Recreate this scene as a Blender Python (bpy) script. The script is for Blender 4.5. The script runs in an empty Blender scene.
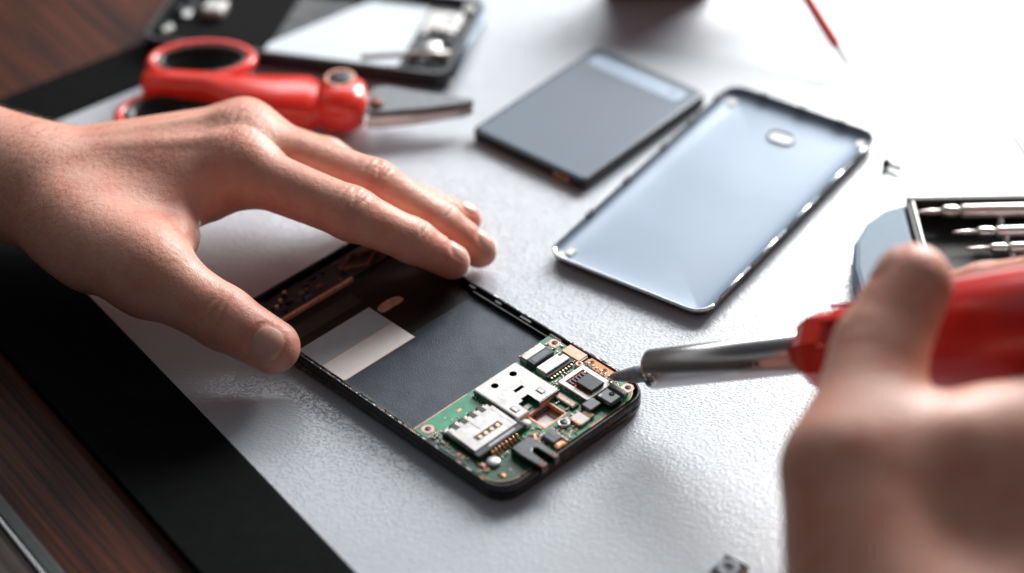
import bpy, bmesh, math, random
import numpy as np
from mathutils import Matrix, Vector
random.seed(7); np.random.seed(7)
S = 0.001                      # everything below is in millimetres
sc = bpy.context.scene
COL = sc.collection
PI = math.pi
MM = 1.0

# ------------------------------------------------------------------ materials
def nt(name):
    m = bpy.data.materials.new(name); m.use_nodes = True
    t = m.node_tree
    return m, t, t.nodes['Principled BSDF']

def mat(name, col, rough=0.5, metal=0.0, var=0.0, vscale=300, bump=0.0, bscale=800, coat=0.0, spec=0.5,
        rvar=0.0, stretch=None, col2=None, aniso=0.0, crough=0.1):
    m, t, b = nt(name)
    b.inputs['Base Color'].default_value = (*col, 1)
    b.inputs['Roughness'].default_value = rough
    b.inputs['Metallic'].default_value = metal
    b.inputs['Specular IOR Level'].default_value = spec
    b.inputs['Coat Weight'].default_value = coat
    b.inputs['Coat Roughness'].default_value = crough
    tc = t.nodes.new('ShaderNodeTexCoord'); mp = t.nodes.new('ShaderNodeMapping')
    t.links.new(tc.outputs['Object'], mp.inputs['Vector'])
    if stretch: mp.inputs['Scale'].default_value = stretch
    if var > 0 or col2:
        n = t.nodes.new('ShaderNodeTexNoise'); n.inputs['Scale'].default_value = vscale; n.inputs['Detail'].default_value = 6
        t.links.new(mp.outputs['Vector'], n.inputs['Vector'])
        cr = t.nodes.new('ShaderNodeValToRGB')
        c2 = col2 if col2 else tuple(min(1, c*(1+var)) for c in col)
        c1 = col if col2 else tuple(c*(1-var) for c in col)
        cr.color_ramp.elements[0].position = .32; cr.color_ramp.elements[1].position = .68
        cr.color_ramp.elements[0].color = (*c1, 1); cr.color_ramp.elements[1].color = (*c2, 1)
        t.links.new(n.outputs['Fac'], cr.inputs['Fac']); t.links.new(cr.outputs['Color'], b.inputs['Base Color'])
    if rvar > 0:
        n = t.nodes.new('ShaderNodeTexNoise'); n.inputs['Scale'].default_value = vscale*.6; n.inputs['Detail'].default_value = 8
        t.links.new(mp.outputs['Vector'], n.inputs['Vector'])
        mr = t.nodes.new('ShaderNodeMapRange'); mr.inputs['To Min'].default_value = max(.02, rough-rvar); mr.inputs['To Max'].default_value = rough+rvar
        mr.inputs['From Min'].default_value = .3; mr.inputs['From Max'].default_value = .7
        t.links.new(n.outputs['Fac'], mr.inputs['Value']); t.links.new(mr.outputs['Result'], b.inputs['Roughness'])
    if bump > 0:
        n = t.nodes.new('ShaderNodeTexNoise'); n.inputs['Scale'].default_value = bscale; n.inputs['Detail'].default_value = 3
        t.links.new(mp.outputs['Vector'], n.inputs['Vector'])
        bp = t.nodes.new('ShaderNodeBump'); bp.inputs['Strength'].default_value = bump; bp.inputs['Distance'].default_value = .0003
        t.links.new(n.outputs['Fac'], bp.inputs['Height']); t.links.new(bp.outputs['Normal'], b.inputs['Normal'])
    return m

def mat_panel():
    m, t, b = nt('white_textured_panel')
    b.inputs['Roughness'].default_value = .34
    b.inputs['Specular IOR Level'].default_value = .5
    b.inputs['Coat Weight'].default_value = 1.0; b.inputs['Coat Roughness'].default_value = .33; b.inputs['Coat IOR'].default_value = 1.6
    tc = t.nodes.new('ShaderNodeTexCoord')
    mp = t.nodes.new('ShaderNodeMapping'); mp.inputs['Rotation'].default_value = (0, 0, math.radians(46)); mp.inputs['Scale'].default_value = (1, 2.1, 1)
    t.links.new(tc.outputs['Object'], mp.inputs['Vector'])
    n = t.nodes.new('ShaderNodeTexNoise'); n.inputs['Scale'].default_value = 560; n.inputs['Detail'].default_value = 3; n.inputs['Roughness'].default_value = .6
    t.links.new(mp.outputs['Vector'], n.inputs['Vector'])
    v = t.nodes.new('ShaderNodeTexVoronoi'); v.inputs['Scale'].default_value = 700; v.inputs['Randomness'].default_value = 1.0
    t.links.new(mp.outputs['Vector'], v.inputs['Vector'])
    mr = t.nodes.new('ShaderNodeMapRange'); mr.interpolation_type = 'SMOOTHSTEP'
    mr.inputs['From Min'].default_value = .12; mr.inputs['From Max'].default_value = .62; mr.inputs['To Min'].default_value = 1; mr.inputs['To Max'].default_value = 0
    t.links.new(v.outputs['Distance'], mr.inputs['Value'])
    ml = t.nodes.new('ShaderNodeMath'); ml.operation = 'MULTIPLY'
    t.links.new(mr.outputs['Result'], ml.inputs[0]); t.links.new(n.outputs['Fac'], ml.inputs[1])
    bp = t.nodes.new('ShaderNodeBump'); bp.inputs['Strength'].default_value = .5; bp.inputs['Distance'].default_value = .0003
    t.links.new(ml.outputs[0], bp.inputs['Height']); t.links.new(bp.outputs['Normal'], b.inputs['Normal']); t.links.new(bp.outputs['Normal'], b.inputs['Coat Normal'])
    n2 = t.nodes.new('ShaderNodeTexNoise'); n2.inputs['Scale'].default_value = 9; n2.inputs['Detail'].default_value = 4
    t.links.new(tc.outputs['Object'], n2.inputs['Vector'])
    cr = t.nodes.new('ShaderNodeValToRGB')
    cr.color_ramp.elements[0].position = .3; cr.color_ramp.elements[1].position = .7
    cr.color_ramp.elements[0].color = (.445, .485, .535, 1); cr.color_ramp.elements[1].color = (.505, .545, .595, 1)
    t.links.new(n2.outputs['Fac'], cr.inputs['Fac']); t.links.new(cr.outputs['Color'], b.inputs['Base Color'])
    return m

def mat_wood(name, dark, light, ang, rough=.35, sc_=1.0):
    m, t, b = nt(name)
    b.inputs['Roughness'].default_value = rough
    b.inputs['Specular IOR Level'].default_value = .16
    tc = t.nodes.new('ShaderNodeTexCoord')
    r0 = t.nodes.new('ShaderNodeMapping'); r0.inputs['Rotation'].default_value = (0, 0, ang)
    t.links.new(tc.outputs['Object'], r0.inputs['Vector'])
    mp = t.nodes.new('ShaderNodeMapping'); mp.inputs['Scale'].default_value = (9*sc_, 430*sc_, 9)
    t.links.new(r0.outputs['Vector'], mp.inputs['Vector'])
    n = t.nodes.new('ShaderNodeTexNoise'); n.inputs['Scale'].default_value = 1.0; n.inputs['Detail'].default_value = 9; n.inputs['Roughness'].default_value = .62; n.inputs['Distortion'].default_value = .6
    t.links.new(mp.outputs['Vector'], n.inputs['Vector'])
    cr = t.nodes.new('ShaderNodeValToRGB'); e = cr.color_ramp.elements
    e[0].position = .38; e[0].color = (*dark, 1); e[1].position = .66; e[1].color = (*light, 1)
    mid = cr.color_ramp.elements.new(.5); mid.color = (*[(a*.6+c*.4) for a, c in zip(dark, light)], 1)
    t.links.new(n.outputs['Fac'], cr.inputs['Fac']); t.links.new(cr.outputs['Color'], b.inputs['Base Color'])
    bp = t.nodes.new('ShaderNodeBump'); bp.inputs['Strength'].default_value = .35; bp.inputs['Distance'].default_value = .0004
    t.links.new(n.outputs['Fac'], bp.inputs['Height']); t.links.new(bp.outputs['Normal'], b.inputs['Normal'])
    return m

def mat_skin(name, base, red):
    m, t, b = nt(name)
    b.inputs['Roughness'].default_value = .42
    b.inputs['Specular IOR Level'].default_value = .36
    b.inputs['Subsurface Weight'].default_value = .22
    b.inputs['Subsurface Radius'].default_value = (1.0, .38, .2)
    b.inputs['Subsurface Scale'].default_value = .0016
    tc = t.nodes.new('ShaderNodeTexCoord')
    at = t.nodes.new('ShaderNodeAttribute'); at.attribute_name = 'flush'
    n = t.nodes.new('ShaderNodeTexNoise'); n.inputs['Scale'].default_value = 70; n.inputs['Detail'].default_value = 8; n.inputs['Roughness'].default_value = .6
    t.links.new(tc.outputs['Object'], n.inputs['Vector'])
    add = t.nodes.new('ShaderNodeMath'); add.operation = 'MULTIPLY_ADD'; add.inputs[1].default_value = 1.8; add.inputs[2].default_value = -.76
    t.links.new(n.outputs['Fac'], add.inputs[0])
    ad2 = t.nodes.new('ShaderNodeMath'); ad2.operation = 'ADD'; ad2.use_clamp = True
    t.links.new(add.outputs[0], ad2.inputs[0]); t.links.new(at.outputs['Fac'], ad2.inputs[1])
    mx = t.nodes.new('ShaderNodeMix'); mx.data_type = 'RGBA'
    mx.inputs['A'].default_value = (*base, 1); mx.inputs['B'].default_value = (*red, 1)
    t.links.new(ad2.outputs[0], mx.inputs['Factor']); t.links.new(mx.outputs['Result'], b.inputs['Base Color'])
    v = t.nodes.new('ShaderNodeTexVoronoi'); v.inputs['Scale'].default_value = 1300; v.feature = 'DISTANCE_TO_EDGE'
    n3 = t.nodes.new('ShaderNodeTexNoise'); n3.inputs['Scale'].default_value = 420; n3.inputs['Detail'].default_value = 6
    t.links.new(tc.outputs['Object'], v.inputs['Vector']); t.links.new(tc.outputs['Object'], n3.inputs['Vector'])
    s = t.nodes.new('ShaderNodeMath'); s.operation = 'MULTIPLY_ADD'; s.inputs[1].default_value = .45
    t.links.new(v.outputs['Distance'], s.inputs[0]); t.links.new(n3.outputs['Fac'], s.inputs[2])
    bp = t.nodes.new('ShaderNodeBump'); bp.inputs['Strength'].default_value = .6; bp.inputs['Distance'].default_value = .0005
    t.links.new(s.outputs[0], bp.inputs['Height']); t.links.new(bp.outputs['Normal'], b.inputs['Normal'])
    return m

def mat_clear(name, col=(1, 1, 1), rough=.08, ior=1.45):
    m, t, b = nt(name)
    b.inputs['Base Color'].default_value = (*col, 1); b.inputs['Roughness'].default_value = rough
    b.inputs['Transmission Weight'].default_value = .75; b.inputs['IOR'].default_value = ior
    return m

M = dict(
    panel=mat_panel(),
    black_border=mat('matte_black_border', (.005, .0055, .006), .7, var=.2, vscale=200, bump=.12, bscale=1500, spec=.05),
    wood=mat_wood('dark_red_brown_wood', (.016, .005, .003), (.13, .034, .015), math.radians(54), .42),
    wood_grey=mat_wood('grey_brown_laminate', (.05, .042, .038), (.15, .125, .115), math.radians(54), .5, 1.6),
    trim=mat('grey_trim', (.055, .06, .058), .4, var=.15),
    chrome_trim=mat('bright_metal_line', (.75, .76, .78), .25, 1.0, bump=.2, bscale=600),
    black_plastic=mat('black_plastic', (.012, .012, .013), .34, var=.3, bump=.25, bscale=900, rvar=.12),
    black_gloss=mat('glossy_black', (.008, .008, .01), .16, rvar=.06, coat=.4),
    bay=mat('slate_blue_foil', (.034, .045, .062), .42, metal=.25, var=.2, vscale=160, bump=.4, bscale=1800, rvar=.12),
    matte_black=mat('matte_black', (.006, .006, .007), .8, spec=.1, bump=.1),
    lens_grey=mat('grey_lens', (.34, .39, .46), .3, coat=.4),
    bay_black=mat('black_film', (.006, .006, .007), .4, bump=.2),
    sticker_grey=mat('blue_grey_sticker', (.50, .57, .62), .45, var=.04, bump=.05),
    sticker_white=mat('white_sticker', (.88, .84, .82), .5, var=.03, bump=.05),
    sticker_pink=mat('pink_edge', (.75, .42, .34), .5),
    sticker_olive=mat('olive_sticker', (.035, .042, .034), .5, var=.1),
    copper=mat('copper', (.80, .36, .22), .38, .85, var=.25, vscale=500, bump=.3),
    copper_pad=mat('copper_coated_pad', (.86, .44, .32), .5, .35, var=.18, vscale=500, bump=.25),
    orange=mat('orange_flex', (.85, .27, .09), .42, .2, var=.3, vscale=600, bump=.5, bscale=1400),
    red_flex=mat('red_orange_mask', (.72, .12, .05), .4, .2, var=.4, vscale=900, bump=.5, bscale=1500),
    gold=mat('gold_contact', (.83, .46, .25), .28, 1.0, var=.2, vscale=900),
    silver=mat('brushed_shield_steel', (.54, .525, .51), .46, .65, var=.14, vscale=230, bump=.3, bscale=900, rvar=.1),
    silver_bright=mat('satin_driver_steel', (.78, .73, .72), .36, .7, var=.05, bump=.05),
    silver_shade=mat('dull_shaded_steel', (.34, .34, .34), .5, .7, var=.1, vscale=500, bump=.2),  # darker silver for dull parts; also paints shade on shield and slot walls
    solder=mat('solder_tin', (.72, .72, .70), .3, 1.0, bump=.5, bscale=1800),
    white_cer=mat('white_ceramic', (.75, .72, .70), .45, bump=.1),
    chip=mat('graphite_chip', (.035, .04, .047), .42, var=.2, vscale=900, bump=.3, bscale=2500),
    chip_grey=mat('grey_component', (.12, .13, .15), .38, var=.2, bump=.2),
    brown=mat('brown_component', (.22, .09, .05), .5, var=.3),
    pcb=mat('green_solder_mask', (.008, .20, .085), .30, var=.25, vscale=420, bump=.35, bscale=1300, rvar=.1, coat=.2),
    pcb_light=mat('light_green_trace', (.045, .33, .18), .35, var=.2),
    pcb_dark=mat('deep_green_area', (.007, .085, .036), .32, var=.15, bump=.2),
    cover=mat('blue_silver_cover', (.19, .255, .345), .46, .12, var=.04, vscale=30, bump=.05, bscale=400, coat=.1, rvar=.05, crough=.15),
    cover_rim=mat('bright_cover_rim', (.72, .75, .80), .18, .9),
    cover_edge=mat('dark_cover_edge', (.03, .034, .04), .35, .2, bump=.2),
    batt=mat('slate_battery_wrap', (.028, .056, .095), .36, .1, var=.06, vscale=60, bump=.12, bscale=300, coat=.25, crough=.12),
    batt_label=mat('pale_blue_print', (.33, .42, .53), .35, .1, var=.05),
    batt_mark=mat('blue_print_mark', (.15, .21, .28), .35),
    red=mat('glossy_red_handle', (.84, .034, .016), .26, var=.06, vscale=40, coat=.6, bump=.04, bscale=300, crough=.12),
    red_dark=mat('deep_red_handle', (.62, .016, .012), .34, var=.10, vscale=60, coat=.4, bump=.08, bscale=300),
    steel=mat('polished_steel', (.60, .61, .62), .24, 1.0, var=.05, bump=.12, bscale=500, rvar=.08),
    tube=mat('heater_tube_steel', (.66, .65, .66), .26, 1.0, var=.12, vscale=40, bump=.05, bscale=200, rvar=.06, col2=(.56, .50, .48)),
    shaded_steel=mat('shaded_steel', (.16, .165, .17), .42, .8, var=.1, bump=.1),
    tip=mat('tinned_tip', (.34, .37, .41), .45, .5, var=.25, vscale=500, bump=.5),
    mark=mat('dark_mark', (.06, .055, .05), .5),
    case_pale=mat('pale_blue_plastic', (.30, .38, .46), .7, spec=.2, var=.02, bump=.03),
    lid=mat('frosted_white_lid', (.86, .88, .90), .30, var=.01),
    lid_clear=mat_clear('clear_plastic', (.97, .98, 1), .06),
    tray=mat('black_tray', (.010, .009, .009), .6, bump=.15, var=.3),
    brown_black=mat('brown_black_rubber', (.035, .014, .010), .45),
    warm_dark=mat('dark_red_brown_plastic', (.32, .075, .05), .4, var=.15),
    white_pl=mat('pale_back_plate', (.62, .68, .73), .38, .1, var=.04, bump=.05),
    nail=mat('fingernail', (.74, .40, .32), .3, var=.06, vscale=120, coat=.12, bump=.05, bscale=500),
    nail_pale=mat('fingernail_pale', (.66, .42, .34), .3, var=.05, vscale=120, coat=.12),
    skin=mat_skin('skin', (.80, .42, .32), (.66, .19, .13)),
    hair=mat('fine_hair', (.25, .15, .09), .5),
)

# ------------------------------------------------------------------ builders
def link(o, parent=None):
    COL.objects.link(o)
    if parent is not None: o.parent = parent
    return o

def thing(name, label, cat, loc=(0, 0, 0), rz=0.0, group=None, rot=None):
    o = bpy.data.objects.new(name, None); link(o)
    o.empty_display_size = .01
    o.location = Vector(loc)*S
    o.rotation_euler = rot if rot else (0, 0, rz)
    o['label'] = label; o['category'] = cat
    if group: o['group'] = group
    return o

class MB:
    def __init__(s): s.v = []; s.f = []; s.m = []; s.sm = []; s.mats = []
    def mi(s, m):
        if m not in s.mats: s.mats.append(m)
        return s.mats.index(m)
    def add(s, vs, fs, m, smooth=False, T=None):
        k = len(s.v); i = s.mi(m)
        if T is not None: vs = [tuple(T @ Vector(v)) for v in vs]
        s.v += [tuple(v) for v in vs]
        for f in fs: s.f.append([k+j for j in f]); s.m.append(i); s.sm.append(smooth)
        return s
    def box(s, x0, x1, y0, y1, z0, z1, m, b=0.0, T=None):
        bm = bmesh.new(); bmesh.ops.create_cube(bm, size=1)
        for v in bm.verts:
            v.co = Vector((x0 if v.co.x < 0 else x1, y0 if v.co.y < 0 else y1, z0 if v.co.z < 0 else z1))
        if b > 0: bmesh.ops.bevel(bm, geom=list(bm.edges), offset=b, segments=2, affect='EDGES', profile=.5)
        bm.verts.index_update()
        s.add([v.co[:] for v in bm.verts], [[v.index for v in f.verts] for f in bm.faces], m, False, T); bm.free()
        return s
    def prism(s, poly, z0, z1, m, b=0.0, T=None, sidem=None):
        n = len(poly)
        ar = sum(poly[i][0]*poly[(i+1) % n][1]-poly[(i+1) % n][0]*poly[i][1] for i in range(n))
        if ar < 0: poly = poly[::-1]
        bm = bmesh.new(); vs = [bm.verts.new((x, y, z0)) for x, y in poly]; f = bm.faces.new(vs)
        r = bmesh.ops.extrude_face_region(bm, geom=[f])
        top = [g for g in r['geom'] if isinstance(g, bmesh.types.BMVert)]
        for v in top: v.co.z = z1
        bmesh.ops.reverse_faces(bm, faces=[f])
        if b > 0:
            es = [e for e in bm.edges if all(abs(v.co.z-z1) < 1e-6 for v in e.verts)]
            bmesh.ops.bevel(bm, geom=es, offset=b, segments=2, affect='EDGES', profile=.5)
        bmesh.ops.triangulate(bm, faces=[f for f in bm.faces if len(f.verts) > 4])
        bmesh.ops.recalc_face_normals(bm, faces=bm.faces); bm.verts.index_update()
        s.add([v.co[:] for v in bm.verts], [[v.index for v in f.verts] for f in bm.faces], m, False, T); bm.free()
        return s
    def lathe(s, prof, m, n=32, T=None, smooth=True, cap=True, sx=1, sy=1):
        vs = []; fs = []; k = len(prof)
        for r, z in prof:
            for i in range(n):
                a = 2*PI*i/n; vs.append((r*math.cos(a)*sx, r*math.sin(a)*sy, z))
        for j in range(k-1):
            for i in range(n):
                i2 = (i+1) % n
                fs.append([j*n+i, j*n+i2, (j+1)*n+i2, (j+1)*n+i])
        if cap:
            fs.append(list(range(n))[::-1]); fs.append([(k-1)*n+i for i in range(n)])
        return s.add(vs, fs, m, smooth, T)
    def cyl(s, x, y, z0, z1, r, m, n=24, smooth=True, r2=None, bev=0):
        r2 = r if r2 is None else r2
        pr = [(r, z0), (r2, z1-bev), (r2-bev, z1)] if bev else [(r, z0), (r2, z1)]
        return s.lathe(pr, m, n, Matrix.Translation((x, y, 0)), smooth)
    def ring(s, x, y, z0, z1, ri, ro, m, n=32, sx=1, sy=1):
        pr = [(ri, z0), (ro, z0), (ro, z1), (ri, z1), (ri, z0)]
        return s.lathe(pr, m, n, Matrix.Translation((x, y, 0)), False, False, sx, sy)
    def loft(s, loops, m, c0=True, c1=True, smooth=True, T=None):
        n = len(loops[0]); vs = [tuple(p) for l in loops for p in l]; fs = []
        for j in range(len(loops)-1):
            for i in range(n):
                i2 = (i+1) % n; fs.append([j*n+i, j*n+i2, (j+1)*n+i2, (j+1)*n+i])
        if c0: fs.append(list(range(n))[::-1])
        if c1: fs.append([(len(loops)-1)*n+i for i in range(n)])
        return s.add(vs, fs, m, smooth, T)
    def tube(s, pts, rad, m, n=12, T=None, smooth=True):
        P = [Vector(p) for p in pts]; loops = []
        R = rad if isinstance(rad, (list, tuple)) else [rad]*len(P)
        up = Vector((0, 0, 1))
        for i, p in enumerate(P):
            d = (P[min(i+1, len(P)-1)]-P[max(i-1, 0)]).normalized()
            a = d.cross(up)
            if a.length < .05: a = d.cross(Vector((1, 0, 0)))
            a.normalize(); b = a.cross(d)
            loops.append([tuple(p+R[i]*(math.cos(2*PI*k/n)*a+math.sin(2*PI*k/n)*b)) for k in range(n)])
        return s.loft(loops, m, True, True, smooth, T)
    def build(s, name, parent=None, label=None, sub=0, autosm=None):
        me = bpy.data.meshes.new(name)
        me.from_pydata([tuple(c*S for c in v) for v in s.v], [], s.f)
        for m in s.mats: me.materials.append(M[m] if isinstance(m, str) else m)
        me.polygons.foreach_set('material_index', s.m); me.polygons.foreach_set('use_smooth', s.sm)
        me.validate(); me.update()
        o = bpy.data.objects.new(name, me); link(o, parent)
        if label: o['label'] = label
        if sub:
            q = o.modifiers.new('sub', 'SUBSURF'); q.levels = sub; q.render_levels = sub
        if autosm:
            q = o.modifiers.new('es', 'EDGE_SPLIT'); q.split_angle = math.radians(autosm)
        return o

def rr(x0, x1, y0, y1, r, z, inset=0, n=8):
    x0 += inset; x1 -= inset; y0 += inset; y1 -= inset; r = max(r-inset, .15)
    out = []
    for cx, cy, a0 in ((x1-r, y1-r, 0), (x0+r, y1-r, PI/2), (x0+r, y0+r, PI), (x1-r, y0+r, 1.5*PI)):
        for k in range(n+1):
            a = a0+PI/2*k/n; out.append((cx+r*math.cos(a), cy+r*math.sin(a), z))
    return out
def tag(o, label=None, cat=None, kind=None, group=None):
    if label: o['label'] = label
    if cat: o['category'] = cat
    if kind: o['kind'] = kind
    if group: o['group'] = group
    return o

# ------------------------------------------------------------------ camera
Rr = 0.664; roll = -0.019; FPX = 2220.0
F = Vector((0, math.cos(Rr), -math.sin(Rr))); U = Vector((0, math.sin(Rr), math.cos(Rr))); X = Vector((1, 0, 0))
R_ = math.cos(roll)*X+math.sin(roll)*U; U_ = -math.sin(roll)*X+math.cos(roll)*U
cam = bpy.data.cameras.new('camera'); co = bpy.data.objects.new('camera', cam); link(co)
CP = Vector((0, -650, 511.9))
mw = Matrix(((R_.x, U_.x, -F.x, CP.x*S), (R_.y, U_.y, -F.y, CP.y*S), (R_.z, U_.z, -F.z, CP.z*S), (0, 0, 0, 1)))
co.matrix_world = mw
cam.sensor_width = 36; cam.lens = FPX/1024*36; cam.clip_start = .02; cam.clip_end = 20
cam.dof.use_dof = True; cam.dof.focus_distance = .785; cam.dof.aperture_fstop = 3.7
sc.camera = co

# ------------------------------------------------------------------ light
w = bpy.data.worlds.new('World'); sc.world = w; w.use_nodes = True
wt = w.node_tree; bg = wt.nodes['Background']; bg.inputs['Strength'].default_value = .18
wc = wt.nodes.new('ShaderNodeTexCoord'); wsx = wt.nodes.new('ShaderNodeSeparateXYZ'); wr = wt.nodes.new('ShaderNodeValToRGB')
wt.links.new(wc.outputs['Generated'], wsx.inputs[0]); wt.links.new(wsx.outputs['Z'], wr.inputs['Fac']); wm = wt.nodes.new('ShaderNodeMapRange'); wm.interpolation_type = 'SMOOTHSTEP'   # the room is darker on the side where the people stand
wm.inputs['From Min'].default_value = -.55; wm.inputs['From Max'].default_value = .45; wm.inputs['To Min'].default_value = .55; wm.inputs['To Max'].default_value = 1.15
wt.links.new(wsx.outputs['Y'], wm.inputs['Value'])
wx = wt.nodes.new('ShaderNodeVectorMath'); wx.operation = 'SCALE'
wt.links.new(wr.outputs['Color'], wx.inputs[0]); wt.links.new(wm.outputs['Result'], wx.inputs['Scale']); wt.links.new(wx.outputs[0], bg.inputs['Color'])
el = wr.color_ramp.elements; el[0].position = 0; el[0].color = (.28, .25, .23, 1); el[1].position = 1; el[1].color = (.30, .32, .35, 1)
for p_, c_ in ((.30, (.42, .40, .38)), (.52, (.34, .33, .32)), (.64, (1.9, 1.9, 1.9)), (.80, (1.9, 1.95, 2.0)), (.88, (.4, .4, .42))):
    q_ = el.new(p_); q_.color = (*c_, 1)
def area(name, loc, target, sx, sy, power, col):
    l = bpy.data.lights.new(name, 'AREA'); l.shape = 'RECTANGLE'; l.size = sx*S; l.size_y = sy*S; l.energy = power; l.color = col
    o = bpy.data.objects.new(name, l); link(o); o.location = Vector(loc)*S
    d = (Vector(target)-Vector(loc)).normalized(); o.rotation_euler = d.to_track_quat('-Z', 'Y').to_euler()
    return o
area('window_light', (520, 820, 450), (40, 20, 0), 460, 460, 21.0, (1.0, .985, .96))
area('window_glow', (200, 1500, 1050), (40, 60, 0), 1300, 700, 13.0, (.93, .965, 1.0))
sc.view_settings.view_transform = 'Standard'; sc.view_settings.look = 'None'
sc.view_settings.exposure = 0; sc.view_settings.gamma = 1
sc.cycles.use_denoising = True
sc.cycles.max_bounces = 8

# ------------------------------------------------------------------ setting
def isect(n1, c1, n2, c2):
    d = n1[0]*n2[1]-n1[1]*n2[0]
    return ((c1*n2[1]-c2*n1[1])/d, (n1[0]*c2-n2[0]*c1)/d)
n1 = (.811, .585); n2 = (-.621, .784)
def quad(c1, c2, L=1000, W=1100):
    p = isect(n1, c1, n2, c2); e1 = (.585, -.811); e2 = (.784, .621)
    return p, (p[0]+e1[0]*L, p[1]+e1[1]*L), (p[0]+e1[0]*L+e2[0]*W, p[1]+e1[1]*L+e2[1]*W), (p[0]+e2[0]*W, p[1]+e2[1]*W)
wb = thing('work_board', 'large white pebble-textured board with a wide black border, under everything on the table', 'board')
qi = quad(-126.2, 211.9); qo = quad(-166.0, 241.6, 1050, 1150)
MB().prism(list(qi), -3.4, 0, 'panel').build('panel', wb)
mb = MB()
lo = []
for z, k in ((-3.9, 1), (.1, 1), (.5, .998), (.5, .02), (.1, 0), (-3.0, 0)):
    lo.append([(a[0]*(1-k)+b[0]*k, a[1]*(1-k)+b[1]*k, z) for a, b in zip(qi, qo)])
mb.loft(lo, 'black_border', False, False, False); mb.build('border', wb)

e1 = Vector((.585, -.811)); nn = Vector((.811, .585))
def strip(c0, c1, a0, a1, z0, z1, m, name, b=0):
    P = [nn*c0+e1*a0, nn*c1+e1*a0, nn*c1+e1*a1, nn*c0+e1*a1]
    return MB().prism([p[:] for p in P], z0, z1, m, b)
o = strip(-199.5, 1500, -1500, 1300, -34, -4.1, 'wood', 'table_top').build('table_top'); tag(o, kind='structure')
o = strip(-204.5, -199.6, -1500, 1300, -34, -3.6, 'trim', '', .6).build('table_edge'); tag(o, kind='structure')
o = strip(-206.2, -204.9, -1500, 38, -33, -3.2, 'chrome_trim', '', .5).build('table_edge_line'); tag(o, kind='structure')
o = strip(-900, -206.6, -1500, 1300, -34, -4.8, 'wood_grey', '').build('side_table_top'); tag(o, kind='structure')

# ------------------------------------------------------------------ opened phone
ph = thing('opened_phone', 'opened black smartphone lying face down with its green circuit board and empty battery bay exposed', 'phone', (-101.5, -16, 0), -0.797)
A0, A1, B0, B1, HH = -1.0, 139.6, -.8, 72.7, 7.4
mb = MB()
lps = [rr(A0, A1, B0, B1, 9, .9, 2.2), rr(A0, A1, B0, B1, 9, .2, 1.6), rr(A0, A1, B0, B1, 9, .8, .6), rr(A0, A1, B0, B1, 9, 2.0, .1), rr(A0, A1, B0, B1, 9, 3.6, 0),
       rr(A0, A1, B0, B1, 9, 3.9, .5), rr(A0, A1, B0, B1, 9, 4.3, .5), rr(A0, A1, B0, B1, 9, 4.6, .05),
       rr(A0, A1, B0, B1, 9, 6.6, .1), rr(A0, A1, B0, B1, 9, HH-.25, .35), rr(A0, A1, B0, B1, 9, HH, .6), rr(A0, A1, B0, B1, 9, HH, 1.1),
       rr(A0, A1, B0, B1, 9, HH-.4, 1.5), rr(A0, A1, B0, B1, 9, 3.2, 1.7)]
mb.loft(lps[1:], 'black_plastic', True, True, True)
mb.build('housing', ph, autosm=35)
# clips / notches on the rim
for i in range(9):
    u = 8+i*13.6+random.uniform(-2, 2)
    MB().box(u, u+random.uniform(3, 6), B0+1.5, B0+2.9, 5.2, HH-.7, 'black_plastic', .25).build('rim_clip', ph)
    MB().box(u+2, u+2+random.uniform(3, 6), B1-2.9, B1-1.5, 5.2, HH-.6, 'black_plastic', .25).build('rim_clip', ph)
mb = MB()
for k in range(90):
    u = random.uniform(50, 96) if k < 45 else random.uniform(0, 130); L = random.uniform(.3, 2.2)
    if k == 60: mb.build('worn_rim_edge', ph, label='scuffed bright flecks along the rim'); mb = MB()
    v = B0+.85 if k < 60 else B1-.85
    mb.box(u, u+L, v, v+random.uniform(.12, .3), HH-.05, HH+.05, 'solder' if k % 4 else 'copper')
mb.build('worn_rim_edge', ph, label='scuffed bright flecks along the rim')
mb = MB()
for k in range(46):
    u = random.uniform(100, 133); mb.box(u, u+random.uniform(.4, 2.4), B1-.02, B1+.09, random.uniform(3, 6.6), random.uniform(6.7, 7.2), 'brown')
for k in range(60):
    v = random.uniform(18, 62); z = random.uniform(1.6, 6.5); mb.box(A1-.03, A1+.07, v, v+random.uniform(.4, 2.6), z, z+random.uniform(.1, .5), 'brown')
mb.build('worn_side_marks', ph, label='brown scuffs on the bottom end of the housing')
# battery bay
MB().box(54, 93.4, 3.2, 68.9, 3.3, 4.4, 'bay', .15).box(54, 93.4, 68.9, 71.6, 3.3, 5.4, 'black_plastic', .2).build('bay_plate', ph)
MB().box(1.5, 53.9, 2.2, 71.5, 3.3, 4.2, 'bay_black', .1).build('bay_film', ph)
mb = MB()   # ribs between bay and film
mb.box(54.2, 93, 68.9, 69.3, 4, 6.4, 'black_plastic'); mb.build('bay_rib', ph); mb = MB(); mb.box(57, 93, 2.0, 3.1, 4, 5.8, 'black_plastic')
mb.build('bay_rib', ph)
MB().box(31.4, 44.0, 3.6, 37.6, 4.25, 4.36, 'sticker_grey').box(43.8, 44.3, 3.6, 37.6, 4.25, 4.39, 'sticker_pink').build('sticker', ph, 'blue-grey half of the pale sticker')
MB().box(44.3, 56.0, 3.6, 37.5, 4.42, 4.50, 'sticker_white').box(55.8, 56.3, 3.5, 37.7, 4.42, 4.47, 'sticker_pink').build('sticker', ph, 'white half of the pale sticker')
MB().box(20.4, 27.0, 8, 38.3, 4.25, 4.33, 'sticker_olive').build('sticker', ph, 'dark olive strip sticker')
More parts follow.
